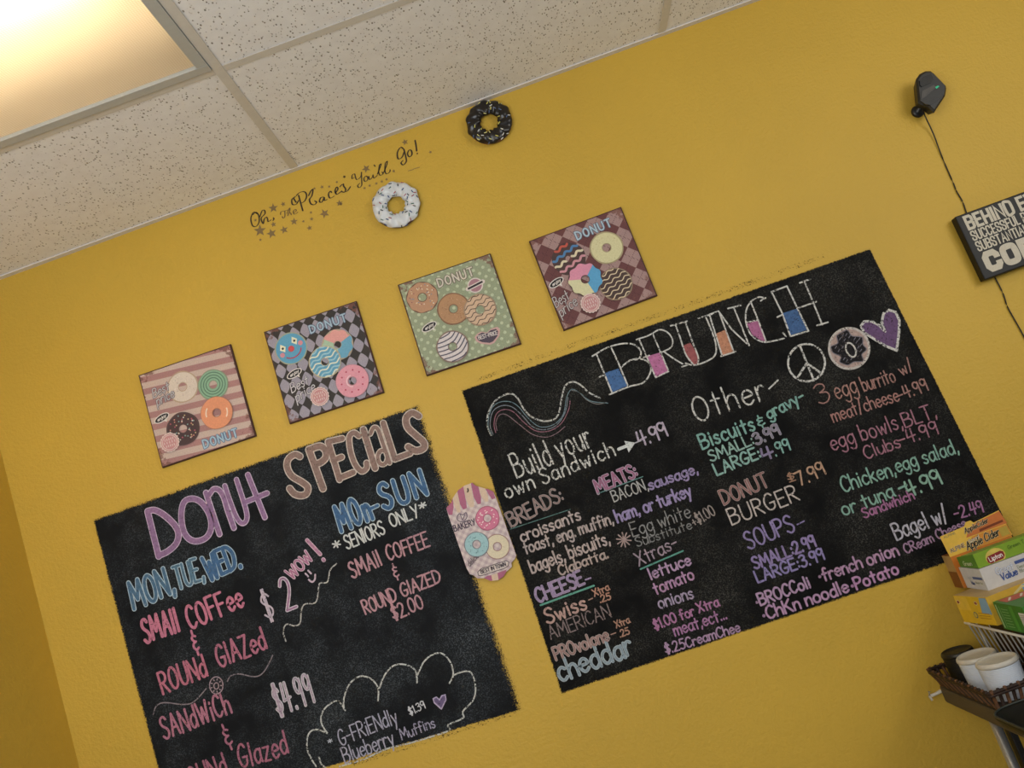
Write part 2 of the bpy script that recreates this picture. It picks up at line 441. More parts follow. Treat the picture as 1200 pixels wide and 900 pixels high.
# ceiling slabs lie on the grid flanges; the light fixture has its own opening
RX = [-0.432, 0.794, 2.02]; CY = [-0.612, -1.222, -1.832, -2.442, -3.052, -3.662, -4.272]
FIX = (XL + .02, -0.432, -1.222, -0.612)
xs = [XL] + RX + [3.2]; ys = [0.0] + CY
m = MB()
for i in range(len(xs) - 1):
    for j in range(len(ys) - 1):
        if i == 0 and j == 1: continue
        m.box((xs[i], ys[j + 1], CEIL + .0035), (xs[i + 1], ys[j], CEIL + .02))
m.box((XL, -1.222, CEIL + .16), (-.432, -.612, CEIL + .18))
struct('ceiling', m, TILE)
k = 1
for x in RX:
    m = MB(); m.box((x - .0125, CY[-1], CEIL), (x + .0125, -.019, CEIL + .003))
    struct('trim_%d' % k, m, GRID, bevel=.0006); k += 1
for y in CY:
    m = MB()
    for i in range(len(xs) - 1): m.box((xs[i] + (.0125 if i else 0), y - .0125, CEIL + .0008), (xs[i + 1] - .0125, y + .0125, CEIL + .0022))
    struct('trim_%d' % k, m, GRID, bevel=.0006); k += 1
m = MB(); m.box((XL, -.020, CEIL - .0015), (3.2, 0, CEIL + .0025)); struct('trim_%d' % k, m, TRIMW); k += 1
m = MB(); m.box((XL, CY[-1], CEIL - .0015), (XL + .02, -.02, CEIL + .0025)); struct('trim_%d' % k, m, TRIMW)

# ------------------------------------------------------------------ the lit ceiling fixture
fx0, fx1, fy0, fy1 = FIX[0] + .003, FIX[1] - .014, FIX[2] + .014, FIX[3] - .014
cl = empty('ceiling_light', ((fx0 + fx1) / 2, (fy0 + fy1) / 2, CEIL), 'recessed fluorescent ceiling light with a ribbed tan diffuser panel, glowing white', 'ceiling light')
ENAM = plain('#b4b4ae', .4, var=.03)
m = MB(); fw = .028
for a, b in (((fx0, fy1 - fw, CEIL - .004), (fx1, fy1, CEIL + .006)), ((fx0, fy0, CEIL - .004), (fx1, fy0 + fw, CEIL + .006)),
             ((fx0, fy0 + fw, CEIL - .004), (fx0 + fw, fy1 - fw, CEIL + .006)), ((fx1 - fw, fy0 + fw, CEIL - .004), (fx1, fy1 - fw, CEIL + .006))): m.box(a, b)
m.build('door_frame', ENAM, cl, bevel=.0012)
m = MB(); T_ = .002; z1 = CEIL + .125
m.box((fx0, fy0, z1), (fx1, fy1, z1 + T_)); m.box((fx0, fy0, CEIL + .006), (fx0 + T_, fy1, z1)); m.box((fx1 - T_, fy0, CEIL + .006), (fx1, fy1, z1))
m.box((fx0, fy0, CEIL + .006), (fx1, fy0 + T_, z1)); m.box((fx0, fy1 - T_, CEIL + .006), (fx1, fy1, z1))
m.build('housing', plain('#95918a', .5, var=.02), cl)
t = NT('prismatic_diffuser'); co = t.coord()
mp = t.n('ShaderNodeMapping'); t.set(mp.inputs[0], co); mp.inputs['Rotation'].default_value = (0, 0, .785)
sx_ = t.n('ShaderNodeSeparateXYZ'); t.set(sx_.inputs[0], mp.outputs[0])
wv = t.math('MULTIPLY', t.math('SINE', t.math('MULTIPLY', sx_.outputs[0], 800)), t.math('SINE', t.math('MULTIPLY', sx_.outputs[1], 800)))
cm = t.mix(t.rng(wv, -.5, .5), lin('#eadcc4'), lin('#f6ecdc'))
tl = t.n('ShaderNodeBsdfTranslucent'); t.set(tl.inputs[0], cm); df = t.n('ShaderNodeBsdfDiffuse'); t.set(df.inputs[0], cm)
mx = t.n('ShaderNodeMixShader'); mx.inputs[0].default_value = .3; t.t.links.new(tl.outputs[0], mx.inputs[1]); t.t.links.new(df.outputs[0], mx.inputs[2])
t.t.links.new(mx.outputs[0], t.out.inputs[0])
m = MB(); m.box((fx0 + fw - .004, fy0 + fw - .004, CEIL + .0065), (fx1 - fw + .004, fy1 - fw + .004, CEIL + .0075)); m.build('diffuser', t.m, cl)
t = NT('fluorescent_tube'); em = t.n('ShaderNodeEmission'); em.inputs[0].default_value = (1, .95, .82, 1); em.inputs[1].default_value = TUBE_POWER; t.t.links.new(em.outputs[0], t.out.inputs[0])
TUBE = t.m
m = MB(); m.tube([(fx0 + .03, -1.03, CEIL + .045), (fx1 - .03, -1.03, CEIL + .045)], .013, 12); m.build('fluorescent_tube', TUBE, cl, True)
m = MB(); m.tube([(fx0 + .03, -.79, CEIL + .085), (fx1 - .03, -.79, CEIL + .085)], .013, 12); tag(m.build('fluorescent_tube', plain('#d8d4c8', .3), cl, True), 'unlit white tube')
for yy in (-1.03, -.79):
    for xx in (fx0 + .012, fx1 - .03):
        m = MB(); m.box((xx, yy - .016, CEIL + .03), (xx + .018, yy + .016, z1)); m.build('lamp_holder', plain('#e6e2d8', .5, var=.02), cl)

# ------------------------------------------------------------------ chalkboards painted on the wall
def board_mat(name, Wd, H, fz, base, dust, tint):
    t = NT(name); uv = t.coord('UV'); co = t.coord()
    s = t.n('ShaderNodeSeparateXYZ'); t.set(s.inputs[0], uv); u, v = s.outputs[0], s.outputs[1]
    ds = [t.math('DIVIDE', u, fz[0]), t.math('DIVIDE', t.math('SUBTRACT', Wd, u), fz[1]), t.math('DIVIDE', v, fz[2]), t.math('DIVIDE', t.math('SUBTRACT', H, v), fz[3])]
    d = t.math('MINIMUM', t.math('MINIMUM', ds[0], ds[1]), t.math('MINIMUM', ds[2], ds[3]))
    nz = t.rng(t.math('ADD', t.noise(co, 400, 3, .7), t.math('MULTIPLY', t.math('SUBTRACT', t.noise(co, 16, 2), .5), .2)), .3, .72)
    a = t.rng(t.math('SUBTRACT', d, nz), -.08, .08)
    big = t.rng(t.noise(co, 3.2, 4, .6), .48, .75); mid = t.rng(t.noise(co, 9, 3, .6), .40, .72); gr = t.rng(t.noise(co, 300, 2, .75), .50, .66)
    f = t.math('MULTIPLY', t.math('ADD', t.math('MULTIPLY', big, .55), t.math('MULTIPLY', mid, .5)), t.math('ADD', .12, t.math('MULTIPLY', gr, 1.3)))
    f2 = t.math('MULTIPLY', f, dust)
    return t.bsdf(t.mix(f2, lin(base), lin(tint)), .75, 0, .16, bump=t.noise(co, 95, 3, .6), bstr=.35, bdist=.003, alpha=a)


def board(name, tl, tr, br, bl, fz, base, dust, tint, label):
    Wd = (Vector(tr) - Vector(tl)).length; H = (Vector(tl) - Vector(bl)).length
    m = MB(); cs = [bl, br, tr, tl]; uvs = [(0, 0), (Wd, 0), (Wd, H), (0, H)]
    m.add([WALL.p(a, b, .0010) for a, b in cs], [(0, 1, 2, 3)])
    o = m.build(name, board_mat('chalkboard_paint', Wd, H, fz, base, dust, tint), None, origin=(bl[0], 0, bl[1]), uv=uvs)
    return tag(o, label, 'chalkboard', 'chalkboards painted on the wall')


SB = board('chalkboard', (-1.345, 1.911), (-.297, 1.900), (-.298, .976), (-1.348, 1.036), (.010, .032, .007, .014), '#121417', .50, '#777f86',
           'black chalkboard painted on the yellow wall listing donut specials')
BB = board('chalkboard', WALL.px(540, 457.5), WALL.px(1019.5, 291), WALL.px(1190, 633), WALL.px(657.5, 814), (.008, .004, .008, .006), '#060606', .40, '#77746c',
           'black chalkboard painted on the yellow wall listing the brunch menu')
# a dry brush streak above the brunch board's edge
t = NT('dry_brush'); co = t.coord()
nz = t.math('ADD', t.noise(co, 210, 3, .7), t.math('MULTIPLY', t.math('SUBTRACT', t.noise(co, 18, 2), .5), .3))
DRY = t.bsdf(lin('#2a2413'), .7, 0, .2, alpha=t.rng(nz, .56, .62, 0, .75))
m = MB(); a, b = Vector(WALL.px(700, 397)), Vector(WALL.px(968, 303)); c, d = Vector(WALL.px(560, 448)), Vector(WALL.px(700, 397))
for p, q in ((a, b), (c, d)): m.add([WALL.p(p.x, p.y, .0007), WALL.p(q.x, q.y, .0007), WALL.p(q.x, q.y + .016, .0007), WALL.p(p.x, p.y + .012, .0007)], [(0, 1, 2, 3)])
tag(m.build('brush_streak', DRY, BB), 'dry black brush streak')
m = MB(); a, b = Vector(WALL.px(372, 906)), Vector(WALL.px(606, 833))
m.add([WALL.p(a.x, a.y - .012, .0007), WALL.p(b.x, b.y - .010, .0007), WALL.p(b.x, b.y + .01, .0007), WALL.p(a.x, a.y + .01, .0007)], [(0, 1, 2, 3)]); m.build('brush_streak', DRY, SB)

MPX = 1 / 392.0       # metres per photo pixel for pen widths on the wall


def hpx(p0, h):
    a = Vector(WALL.px(*p0)); b = Vector(WALL.px(p0[0] - .34 * h, p0[1] - .94 * h)); return (b - a).length


_lay = [0]


def line(bd, text, p0, p1, h, col, w=2.0, cover=.9, label=None, edge=None, ew=1.3, jit=.35, slant=0.0, gap=1.7, space=3.2, fillw=None):
    """one line of writing; edge = colour of an outline drawn round the strokes"""
    if isinstance(text, str): text = text
    m = MB(); mats = []
    q0, q1 = WALL.px(*p0), WALL.px(*p1); H = hpx(p0, h) * (.97 if bd is SB or text in ('Other', 'Build your', '3', 'cheddar', 'SOUPS', 'BURGER') else .83 if any(c.islower() for c in text) else .87)
    _lay[0] = (_lay[0] + 1) % 5; z = .0016 + .00008 * _lay[0]
    if edge:
        mats.append(chalk(edge, .97)); lettering(m, WALL, text, q0, q1, H, (w + 2 * ew) * MPX, z, 0, jit, slant, gap, space=space)
        z += .0005
    mats.append(chalk(col, cover)); lettering(m, WALL, text, q0, q1, H, w * MPX, z, len(mats) - 1, jit, slant, gap, space=space)
    o = m.build('chalk_lettering', mats, bd)
    words = ' '.join(text.replace('&', 'and').replace('*', '').split())
    return tag(o, label or ('chalk lettering ' + words))


def draw(bd, strokes, col, w, label, cover=.82, fills=(), edge=None, ew=1.2, name='chalk_drawing', off=.0017):
    """strokes / fills in photo pixels on the wall: (points, closed, smooth)"""
    m = MB(); mats = []
    for pts, fc in fills:
        mats.append(chalk(fc, .93)); fill(m, WALL, [tuple(p) for p in pts_wall(pts)], off, len(mats) - 1)
    if edge: mats.append(chalk(edge, .95)); ei = len(mats) - 1
    mats.append(chalk(col, cover)); ci = len(mats) - 1
    for st in strokes:
        pts, closed, sm = st[:3]; P = pts_wall(pts)
        if sm: P = smooth_line(P, closed)
        if edge: ribbon(m, WALL, P, (w + 2 * ew) * MPX, off + .0002, ei, closed)
        ribbon(m, WALL, P, w * MPX, off + .0006, ci, closed)
    return tag(m.build(name, mats, bd), label)


def pts_wall(pts): return [Vector(WALL.px(*p)) for p in pts]


def ell(cx, cy, rx, ry, rot=0.0, n=24):
    return [(cx + rx * math.cos(a) * math.cos(rot) - ry * math.sin(a) * math.sin(rot), cy + rx * math.cos(a) * math.sin(rot) + ry * math.sin(a) * math.cos(rot)) for a in [2 * math.pi * i / n for i in range(n)]]


# --- donut specials board: headings traced from the photo
PUR, PURE = '#96689a', '#cbb2cf'
c7 = crop(160, 550, 7.5)
draw(SB, [(c7([(100, 372), (198, 765)]), 0, 0), (c7([(100, 368), (165, 360), (255, 410), (345, 500), (372, 580), (345, 660), (270, 725), (200, 755)]), 0, 1)], PUR, 6.0, 'purple heading letter D', .93, edge=PURE, ew=.9, name='chalk_lettering')
draw(SB, [(c7([(490, 258), (420, 290), (396, 400), (415, 540), (470, 615), (545, 630), (625, 590), (660, 500), (640, 390), (570, 290)]), 1, 1)], PUR, 5.8, 'purple heading letter O', .93, edge=PURE, ew=.9, name='chalk_lettering')
draw(SB, [(c7([(612, 205), (732, 570)]), 0, 0), (c7([(640, 225), (680, 175), (730, 185), (770, 250), (800, 350), (858, 515)]), 0, 1)], PUR, 5.0, 'purple heading letter N', .93, edge=PURE, ew=1.1, name='chalk_lettering')
draw(SB, [(c7([(778, 145), (820, 270), (880, 420), (930, 475), (970, 440), (960, 340), (880, 90)]), 0, 1)], PUR, 4.4, 'purple heading letter U', .93, edge=PURE, ew=1.0, name='chalk_lettering')
draw(SB, [(c7([(980, 48), (1130, 422)]), 0, 0), (c7([(965, 285), (1148, 210)]), 0, 0)], PUR, 5.0, 'purple heading letter T', .93, edge=PURE, ew=1.0, name='chalk_lettering')
BRN, BRNE = '#96756a', '#d3c3b4'
c6 = crop(330, 475, 6.6667)
k = dict(cover=.9, edge=BRNE, ew=1.15, name='chalk_lettering')
draw(SB, [(c6([(145, 400), (105, 385), (55, 420), (45, 480), (80, 550), (160, 600), (205, 640), (195, 690), (150, 705), (100, 690), (65, 650)]), 0, 1)], BRN, 6.6, 'brown heading first letter S', **k)
draw(SB, [(c6([(215, 345), (325, 650)]), 0, 0), (c6([(220, 345), (300, 320), (345, 355), (345, 410), (300, 450), (260, 455)]), 0, 1)], BRN, 7.0, 'brown heading letter P', **k)
draw(SB, [(c6([(365, 285), (455, 580)]), 0, 0), (c6([(365, 285), (475, 260)]), 0, 0), (c6([(405, 430), (470, 405)]), 0, 0), (c6([(450, 570), (560, 525)]), 0, 0)], BRN, 6.2, 'brown heading letter E', **k)
draw(SB, [(c6([(605, 240), (565, 215), (530, 250), (540, 360), (575, 460), (625, 515), (665, 490), (665, 450)]), 0, 1)], BRN, 5.6, 'brown heading letter C', **k)
draw(SB, [(c6([(640, 190), (732, 490)]), 0, 0)], BRN, 6.6, 'brown heading letter I', **k)
draw(SB, [(c6([(695, 225), (720, 175), (755, 190), (790, 290), (845, 450)]), 0, 1), (c6(ell(790, 408, 38, 55)), 1, 1)], BRN, 4.2, 'brown heading letter A', **k)
draw(SB, [(c6([(795, 140), (885, 420), (1005, 375)]), 0, 0)], BRN, 6.2, 'brown heading letter L', **k)
draw(SB, [(c6([(1072, 85), (1020, 60), (975, 100), (985, 170), (1050, 235), (1110, 290), (1110, 335), (1050, 355), (990, 325)]), 0, 1)], BRN, 7.0, 'brown heading last letter S', **k)
BLU, BLUE_ = '#2f6597', '#a9c4d4'
line(SB, 'MON,', (157.5, 713), (206, 694.5), 32, '#3f6f93', 3.6, .92, edge=BLUE_, ew=1.0, gap=2.2)
line(SB, 'TUE,', (209, 690), (240, 679), 27, '#4a7894', 2.8, .9, edge=BLUE_, ew=1.0, gap=2.0)
line(SB, 'WED.', (246, 680), (283, 664), 29, BLU, 4.2, .94, edge=BLUE_, ew=.9, gap=2.0)
line(SB, 'MOn', (400.5, 623), (437, 608), 31, BLU, 4.0, .94, edge=BLUE_, ew=1.0, gap=3.4)
line(SB, '-', (438, 607), (447, 603), 26, BLU, 3.4, .94, edge=BLUE_, ew=1.0)
line(SB, 'SUN', (451, 597), (500.5, 579), 30, BLU, 4.4, .94, edge=BLUE_, ew=1.0, gap=3.6)
PNK = '#cf6a8c'
line(SB, 'SMAll', (171, 753.5), (211, 739.5), 28, PNK, 3.6, .95, gap=2.4)
line(SB, 'COFFee', (224, 737), (286.5, 709.5), 27, PNK, 3.2, .95, gap=2.4)
line(SB, '&', (229, 763), (234, 761), 21, PNK, 2.6, .95)
line(SB, 'ROUNd', (191.5, 812.5), (244, 792), 26, '#c4627f', 2.8, .93, gap=2.2)
line(SB, 'GlAZed', (258, 782.5), (313.5, 760), 26, '#bd6280', 2.8, .93, gap=2.2)
line(SB, 'SANdWiCh', (193.5, 867), (272, 835), 26, '#bb6a86', 2.6, .9, gap=2.2)
line(SB, '&', (267, 874), (273, 871), 22, '#b56281', 2.4, .9)
line(SB, 'ROUNd', (214, 929), (268, 906), 25, '#b35f7c', 2.4, .9, gap=2.2)
line(SB, 'Glazed', (283, 900), (338.5, 882.5), 27, '#b35f7c', 2.4, .88, gap=2.2)
cB = crop(100, 730, 4.6154)
draw(SB, [(cB([(370, 495), (385, 450), (430, 430), (530, 440), (590, 425), (655, 355)]), 0, 1), (cB([(770, 315), (790, 285), (835, 275), (920, 290), (970, 260), (1015, 175)]), 0, 1)], '#8f7f86', 1.3, 'thin grey chalk swirl', .8)
draw(SB, [(cB(ell(710, 337, 36, 46)), 1, 1), (cB(ell(710, 340, 13, 17)), 1, 1)] + [(cB([(710 + 24 * math.cos(a), 338 + 31 * math.sin(a)), (710 + 28 * math.cos(a), 338 + 36 * math.sin(a))]), 0, 0) for a in [i * .7 for i in range(9)]], '#a58a94', 1.3, 'small donut drawn in chalk', .85)
LIL = '#c9b6c6'
line(SB, '$', (313, 727), (323, 723), 35, LIL, 2.0, .9)
line(SB, '2', (337, 716), (348, 712), 38, '#a86f9a', 2.0, .9, edge='#d2c2ce', ew=1.1)
line(SB, 'WOW', (343, 679), (367, 655), 14, '#b96a94', 1.6, .9, edge='#dcb6c8', ew=.8)
cC = crop(320, 480, 4.0)
draw(SB, [(cC([(160, 612), (222, 678)]), 0, 0), (cC([(236, 702), (239, 706)]), 0, 0)], '#c07ba0', 3.0, 'pink exclamation mark', .9, edge='#dcb6c8', ew=.8, name='chalk_lettering')
cD = crop(320, 660, 3.75)
draw(SB, [(cD([(143, 45), (155, 58)]), 0, 0), (cD([(155, 32), (168, 45)]), 0, 0), (cD([(158, 72), (172, 82), (184, 72), (186, 50)]), 0, 1)], '#cdb0c4', 2.0, 'chalk smiling face', .92)
draw(SB, [(cD([(57, 342), (46, 300), (60, 268), (95, 275), (120, 262), (125, 210), (140, 180), (185, 174), (198, 140), (205, 90), (240, 82), (252, 30), (280, 2)]), 0, 1)], '#bdb9b2', 1.5, 'wavy white chalk divider', .66)
WHT = '#cfd0cc'
line(SB, '*', (394.5, 648.5), (402, 645), 15, WHT, 1.8, .95)
line(SB, 'SENIORS', (407, 643.5), (452, 625), 16.5, WHT, 1.9, .96)
line(SB, 'ONLY', (459.5, 618), (492, 605), 15.5, WHT, 1.9, .96)
line(SB, '*', (495, 601), (502, 597.5), 12, WHT, 1.8, .95)
PK2 = '#c08792'
line(SB, 'SMAll', (413.5, 677.5), (448, 662), 19, PK2, 2.3, .93, gap=2.2)
line(SB, 'COFFEE', (456, 657), (504, 640), 18, PK2, 2.1, .93)
line(SB, '&', (463, 677), (468, 675), 14, PK2, 1.8, .93)
line(SB, 'ROUND', (429, 720), (466, 703), 17, PK2, 2.1, .93)
line(SB, 'GlAZED', (472, 699), (517.5, 682), 16, PK2, 2.1, .93)
line(SB, '$2.00', (462, 726.5), (497, 712), 17, PK2, 2.0, .93)
line(SB, '$4.99', (327, 838), (369.5, 822), 35, '#b49ab0', 1.5, .9, edge='#c9c2c9', ew=1.0, gap=2.6, jit=.1)
CL = [[(240, 747), (213, 700), (220, 650), (255, 615), (290, 607), (318, 646)], [(312, 640), (313, 590), (337, 530), (382, 497), (430, 507), (462, 548), (462, 603)],
      [(468, 550), (492, 490), (530, 450), (580, 445), (625, 470), (634, 527)], [(636, 490), (662, 435), (700, 402), (742, 396), (780, 435), (792, 490), (775, 527)],
      [(792, 492), (840, 475), (872, 482), (890, 540), (880, 600), (835, 650), (835, 680), (770, 710), (776, 733), (700, 760), (600, 790), (500, 815), (400, 860), (290, 893)],
      [(238, 745), (190, 730), (157, 750), (150, 810), (170, 860), (196, 900)], [(203, 850), (212, 880), (235, 902)]]
draw(SB, [(cD(p), 0, 1) for p in CL], '#c8c9c2', 1.7, 'white chalk cloud outline', .64)
line(SB, '*', (386.5, 874), (391, 872), 8, '#bcc0cc', 1.0, .9)
line(SB, 'G-FRiENdly', (400, 873.5), (467, 847), 19, '#aaa6bd', 1.5, .88)
line(SB, 'Blueberry', (405, 894.5), (463, 871.5), 19, '#aaa6bd', 1.5, .88)
line(SB, 'Muffins', (471.5, 867), (510.5, 851.5), 13, '#a49cb8', 1.4, .84)
line(SB, '$1.39', (481, 838), (499, 829), 9.5, '#d0cfd4', 1.2, .93)
draw(SB, [(cD([(740, 640), (709, 612), (704, 595), (718, 588), (732, 600), (742, 582), (757, 578), (760, 600), (740, 640)]), 0, 0)], '#b9a6cc', 1.4, 'small purple chalk heart', .92, fills=[(cD([(740, 640), (709, 612), (704, 595), (718, 588), (732, 600), (742, 582), (757, 578), (760, 600)]), '#6c5787')])

# --- brunch board
c5 = crop(540, 440, 5.0)
RB = [(178, 350), (155, 290), (165, 210), (212, 140), (285, 107), (330, 130), (365, 190), (410, 240), (480, 267), (540, 260), (573, 225), (590, 140), (612, 62), (655, 38), (700, 55), (750, 100), (815, 133)]
draw(BB, [(c5(RB), 0, 1)], '#c4c2ba', 1.9, 'white chalk squiggle', .62)
for i, (colr, pts) in enumerate((('#6f8e98', [(183, 350), (160, 290), (178, 200), (225, 158), (290, 155), (340, 185), (390, 245), (460, 300), (540, 290), (600, 230), (620, 130), (650, 82), (700, 105), (760, 150), (862, 163)]),
                                 ('#7f8792', [(190, 347), (172, 290), (188, 212), (240, 178), (300, 185), (360, 235), (420, 300), (490, 318), (560, 292), (610, 220), (628, 130)]),
                                 ('#a05f72', [(205, 335), (195, 285), (210, 225), (255, 200), (310, 215), (370, 275), (440, 325), (520, 325), (590, 280), (632, 200), (640, 150)]),
                                 ('#8a6a72', [(212, 322), (206, 275), (228, 232), (270, 232), (340, 285), (420, 345), (500, 362), (560, 340), (610, 300)]),
                                 ('#7d7a78', [(650, 88), (690, 98), (740, 145), (800, 168), (855, 158)]))):
    draw(BB, [(c5(pts), 0, 1)], colr, .9, ('teal', 'grey', 'rose', 'dull pink', 'pale grey')[i] + ' chalk squiggle line', .85)
g6 = crop(690, 320, 6.0); g7 = crop(820, 310, 6.6667)
CW = '#cfccc4'
k = dict(cover=.72, name='chalk_lettering')
draw(BB, [(g6([(25, 585), (130, 525), (240, 497), (320, 505), (365, 550), (355, 600), (325, 610)]), 0, 1), (g6([(225, 665), (290, 615), (360, 605), (420, 630), (435, 690), (385, 770), (280, 800), (145, 855)]), 0, 1),
          (g6([(55, 575), (165, 845)]), 0, 0), (g6([(160, 530), (215, 650), (275, 795)]), 0, 0), (g6([(75, 732), (115, 715)]), 0, 0)], CW, 1.8, 'heading letter B, blue filled', fills=[(g6([(112, 703), (208, 672), (272, 792), (165, 838)]), '#2f67a6')], **k)
draw(BB, [(g6([(335, 468), (420, 440), (495, 400), (555, 420), (588, 470), (580, 520), (530, 550), (500, 560)]), 0, 1), (g6([(355, 470), (470, 735)]), 0, 0), (g6([(450, 430), (560, 690)]), 0, 0),
          (g6([(530, 555), (600, 605), (660, 640)]), 0, 1), (g6([(470, 735), (560, 692)]), 0, 0), (g6([(385, 595), (425, 580)]), 0, 0), (g6([(655, 660), (700, 645)]), 0, 0)], CW, 1.7, 'heading letter R, pink filled', fills=[(g6([(412, 585), (498, 560), (558, 690), (472, 732)]), '#c2609c')], **k)
draw(BB, [(g6([(575, 372), (690, 340)]), 0, 0), (g6([(610, 370), (640, 450), (680, 570), (735, 645)]), 0, 1), (g6([(680, 350), (730, 490), (768, 590), (765, 635)]), 0, 1),
          (g6([(680, 635), (740, 648), (830, 620), (890, 570), (885, 470), (820, 305)]), 0, 1), (g6([(770, 318), (865, 290)]), 0, 0)], CW, 1.8, 'heading letter U, red filled', fills=[(g6([(660, 512), (712, 490), (750, 545), (772, 605), (765, 635), (735, 645), (700, 615)]), '#a44d4f')], **k)
draw(BB, [(g7([(75, 395), (175, 715)]), 0, 0), (g7([(155, 385), (265, 685)]), 0, 0), (g7([(75, 392), (145, 365), (250, 510), (382, 632)]), 0, 0), (g7([(165, 718), (278, 682)]), 0, 0),
          (g7([(268, 345), (385, 632)]), 0, 0), (g7([(220, 345), (320, 320)]), 0, 0)], CW, 1.8, 'heading letter N, orange filled', fills=[(g7([(128, 540), (205, 508), (262, 682), (178, 712)]), '#c98157')], **k)
draw(BB, [(g7([(512, 265), (460, 256), (405, 285), (365, 350), (360, 450), (400, 550), (490, 605), (590, 595), (668, 570), (650, 535)]), 0, 1), (g7([(400, 300), (455, 435), (515, 598)]), 0, 0), (g7([(365, 455), (455, 435)]), 0, 0),
          (g7([(475, 285), (512, 262)]), 0, 0)], CW, 1.8, 'heading letter C, magenta filled', fills=[(g7([(365, 458), (460, 437), (515, 600), (480, 595), (410, 550)]), '#b3578f')], **k)
draw(BB, [(g7([(560, 215), (680, 170), (765, 350), (848, 520), (708, 562), (640, 375), (560, 215)]), 0, 0), (g7([(605, 412), (640, 395)]), 0, 0), (g7([(760, 345), (908, 292)]), 0, 0), (g7([(815, 130), (955, 470)]), 0, 0),
          (g7([(780, 145), (862, 115)]), 0, 0), (g7([(915, 478), (1000, 452)]), 0, 0)], CW, 1.9, 'heading letter H, blue filled', fills=[(g7([(645, 382), (760, 345), (840, 510), (712, 552)]), '#2f5f98')], **k)
cG = crop(690, 290, 3.1579)
draw(BB, [(cG(ell(805, 427, 68, 69)), 1, 1), (cG([(782, 368), (832, 492)]), 0, 0), (cG([(806, 428), (772, 482)]), 0, 0), (cG([(806, 428), (862, 468)]), 0, 0)], CW, 2.4, 'white chalk peace sign', .66)
c8 = crop(960, 340, 8.1818)
wav = [(175, 430), (265, 385), (310, 440), (410, 455), (415, 520), (450, 570), (405, 620), (420, 680), (330, 690), (270, 720), (195, 690), (205, 640), (130, 600), (110, 545), (175, 510), (165, 450)]
sp = [(c8([(x, y), (x + 14, y - 22)]), 0, 0) for x, y in ((190, 480), (215, 450), (250, 440), (235, 490), (150, 560), (180, 590), (215, 560), (330, 480), (350, 510), (375, 480), (365, 560), (390, 590), (350, 600), (230, 670), (255, 690), (300, 670), (390, 540), (280, 460))]
draw(BB, [(c8(ell(285, 560, 192, 195)), 1, 1)], '#c9bfb6', 2.6, 'donut drawn in pink and white chalk', .8, fills=[(c8(ell(285, 560, 190, 193)), '#b99a8e')], off=.0014)
draw(BB, [(c8(wav), 1, 1)] + sp, '#7a7480', .9, 'dark chalk icing with dashes', .9, fills=[(c8(wav), '#1d1a1e')], off=.0022)
draw(BB, [(c8(ell(300, 575, 42, 72, -.45)), 1, 1)], '#cfc8be', 1.9, 'white chalk donut hole', .85, off=.0026)
hrt = [(740, 580), (640, 540), (540, 480), (430, 410), (398, 345), (430, 302), (500, 300), (575, 340), (628, 398), (597, 310), (615, 225), (665, 192), (730, 212), (765, 290), (762, 410)]
draw(BB, [(c8(hrt + hrt[:1]), 0, 0)], CW, 2.9, 'purple heart outlined in white chalk', .66, fills=[(c8(hrt), '#6a4677')])
cH = crop(790, 420, 3.0)
line(BB, 'Other', (817, 494.5), (899, 467), 30, CW, 2.1, .70, gap=2.2)
line(BB, '-', (904.5, 459), (915, 449), 12, CW, 1.8, .8)
TEA = '#79b0a4'
line(BB, 'Biscuits', (823.5, 526.5), (885, 503), 21, TEA, 2.4, .93, gap=2)
line(BB, '&', (889.5, 500), (896.5, 497), 12, TEA, 1.8, .9)
line(BB, 'gravy-', (901.5, 491.5), (943.5, 469), 17, TEA, 2.2, .92)
line(BB, 'SMALL:', (833.5, 541), (884, 520.5), 14.5, '#8ab3a6', 2.0, .9)
line(BB, '3.99', (887, 521.5), (915, 508), 15, '#8d8296', 2.2, .9, edge='#a9a5ad', ew=.4)
line(BB, 'LARGE:', (840.5, 557), (892, 536.5), 16, '#84b4a8', 2.3, .93)
line(BB, '4', (895, 540), (907, 535.5), 16, '#8a7aa0', 2.6, .9)
line(BB, '.99', (909, 534), (927, 527), 16, TEA, 2.0, .9)
line(BB, 'DONUT', (849, 592), (902, 570), 20, '#9c6660', 1.7, .9, edge='#b09a92', ew=.5, gap=2)
line(BB, 'BURGER', (858, 615), (937, 586), 20, '#c6b6ad', 1.8, .85, gap=2)
line(BB, '$', (924, 563), (931, 560.5), 9, '#a8795a', 1.3, .9)
line(BB, '-', (925.5, 566.5), (933, 564), 4, '#a8795a', 1.2, .9)
line(BB, '7.99', (937.5, 569.5), (968.5, 555), 18, '#c0926f', 2.0, .92)
line(BB, 'SOUPS', (877.5, 643.5), (932, 621.5), 21, '#8f7bb4', 2.2, .9)
line(BB, '-', (935, 616), (943, 612), 4, '#8f7bb4', 1.5, .9)
line(BB, 'SMALL:2.99', (885, 667), (957, 640), 16, '#9179b4', 2.4, .93)
line(BB, 'LARGE:3.99', (888.5, 683), (967, 655), 16, '#8d7cba', 2.2, .93)
LP = '#b78db6'
line(BB, '·BROCColi', (888, 711), (950, 688), 17, LP, 2.3, .93)
line(BB, '·french onion', (962, 682), (1053.5, 650), 18, '#b886ae', 2.2, .93)
line(BB, '·ChKn noodle', (896, 727), (995, 693), 18, '#bb88b4', 2.3, .93)
line(BB, '·Potato', (1000, 692), (1053.5, 672), 17, '#c083b6', 2.4, .93)
ORG = '#a9766a'
line(BB, '3', (961, 475), (974, 470), 24, ORG, 1.6, .86)
line(BB, 'egg', (981, 468), (1006, 460), 26, '#b07c6d', 1.6, .88)
line(BB, 'burrito', (1013, 459), (1050, 447), 21, ORG, 1.6, .88)
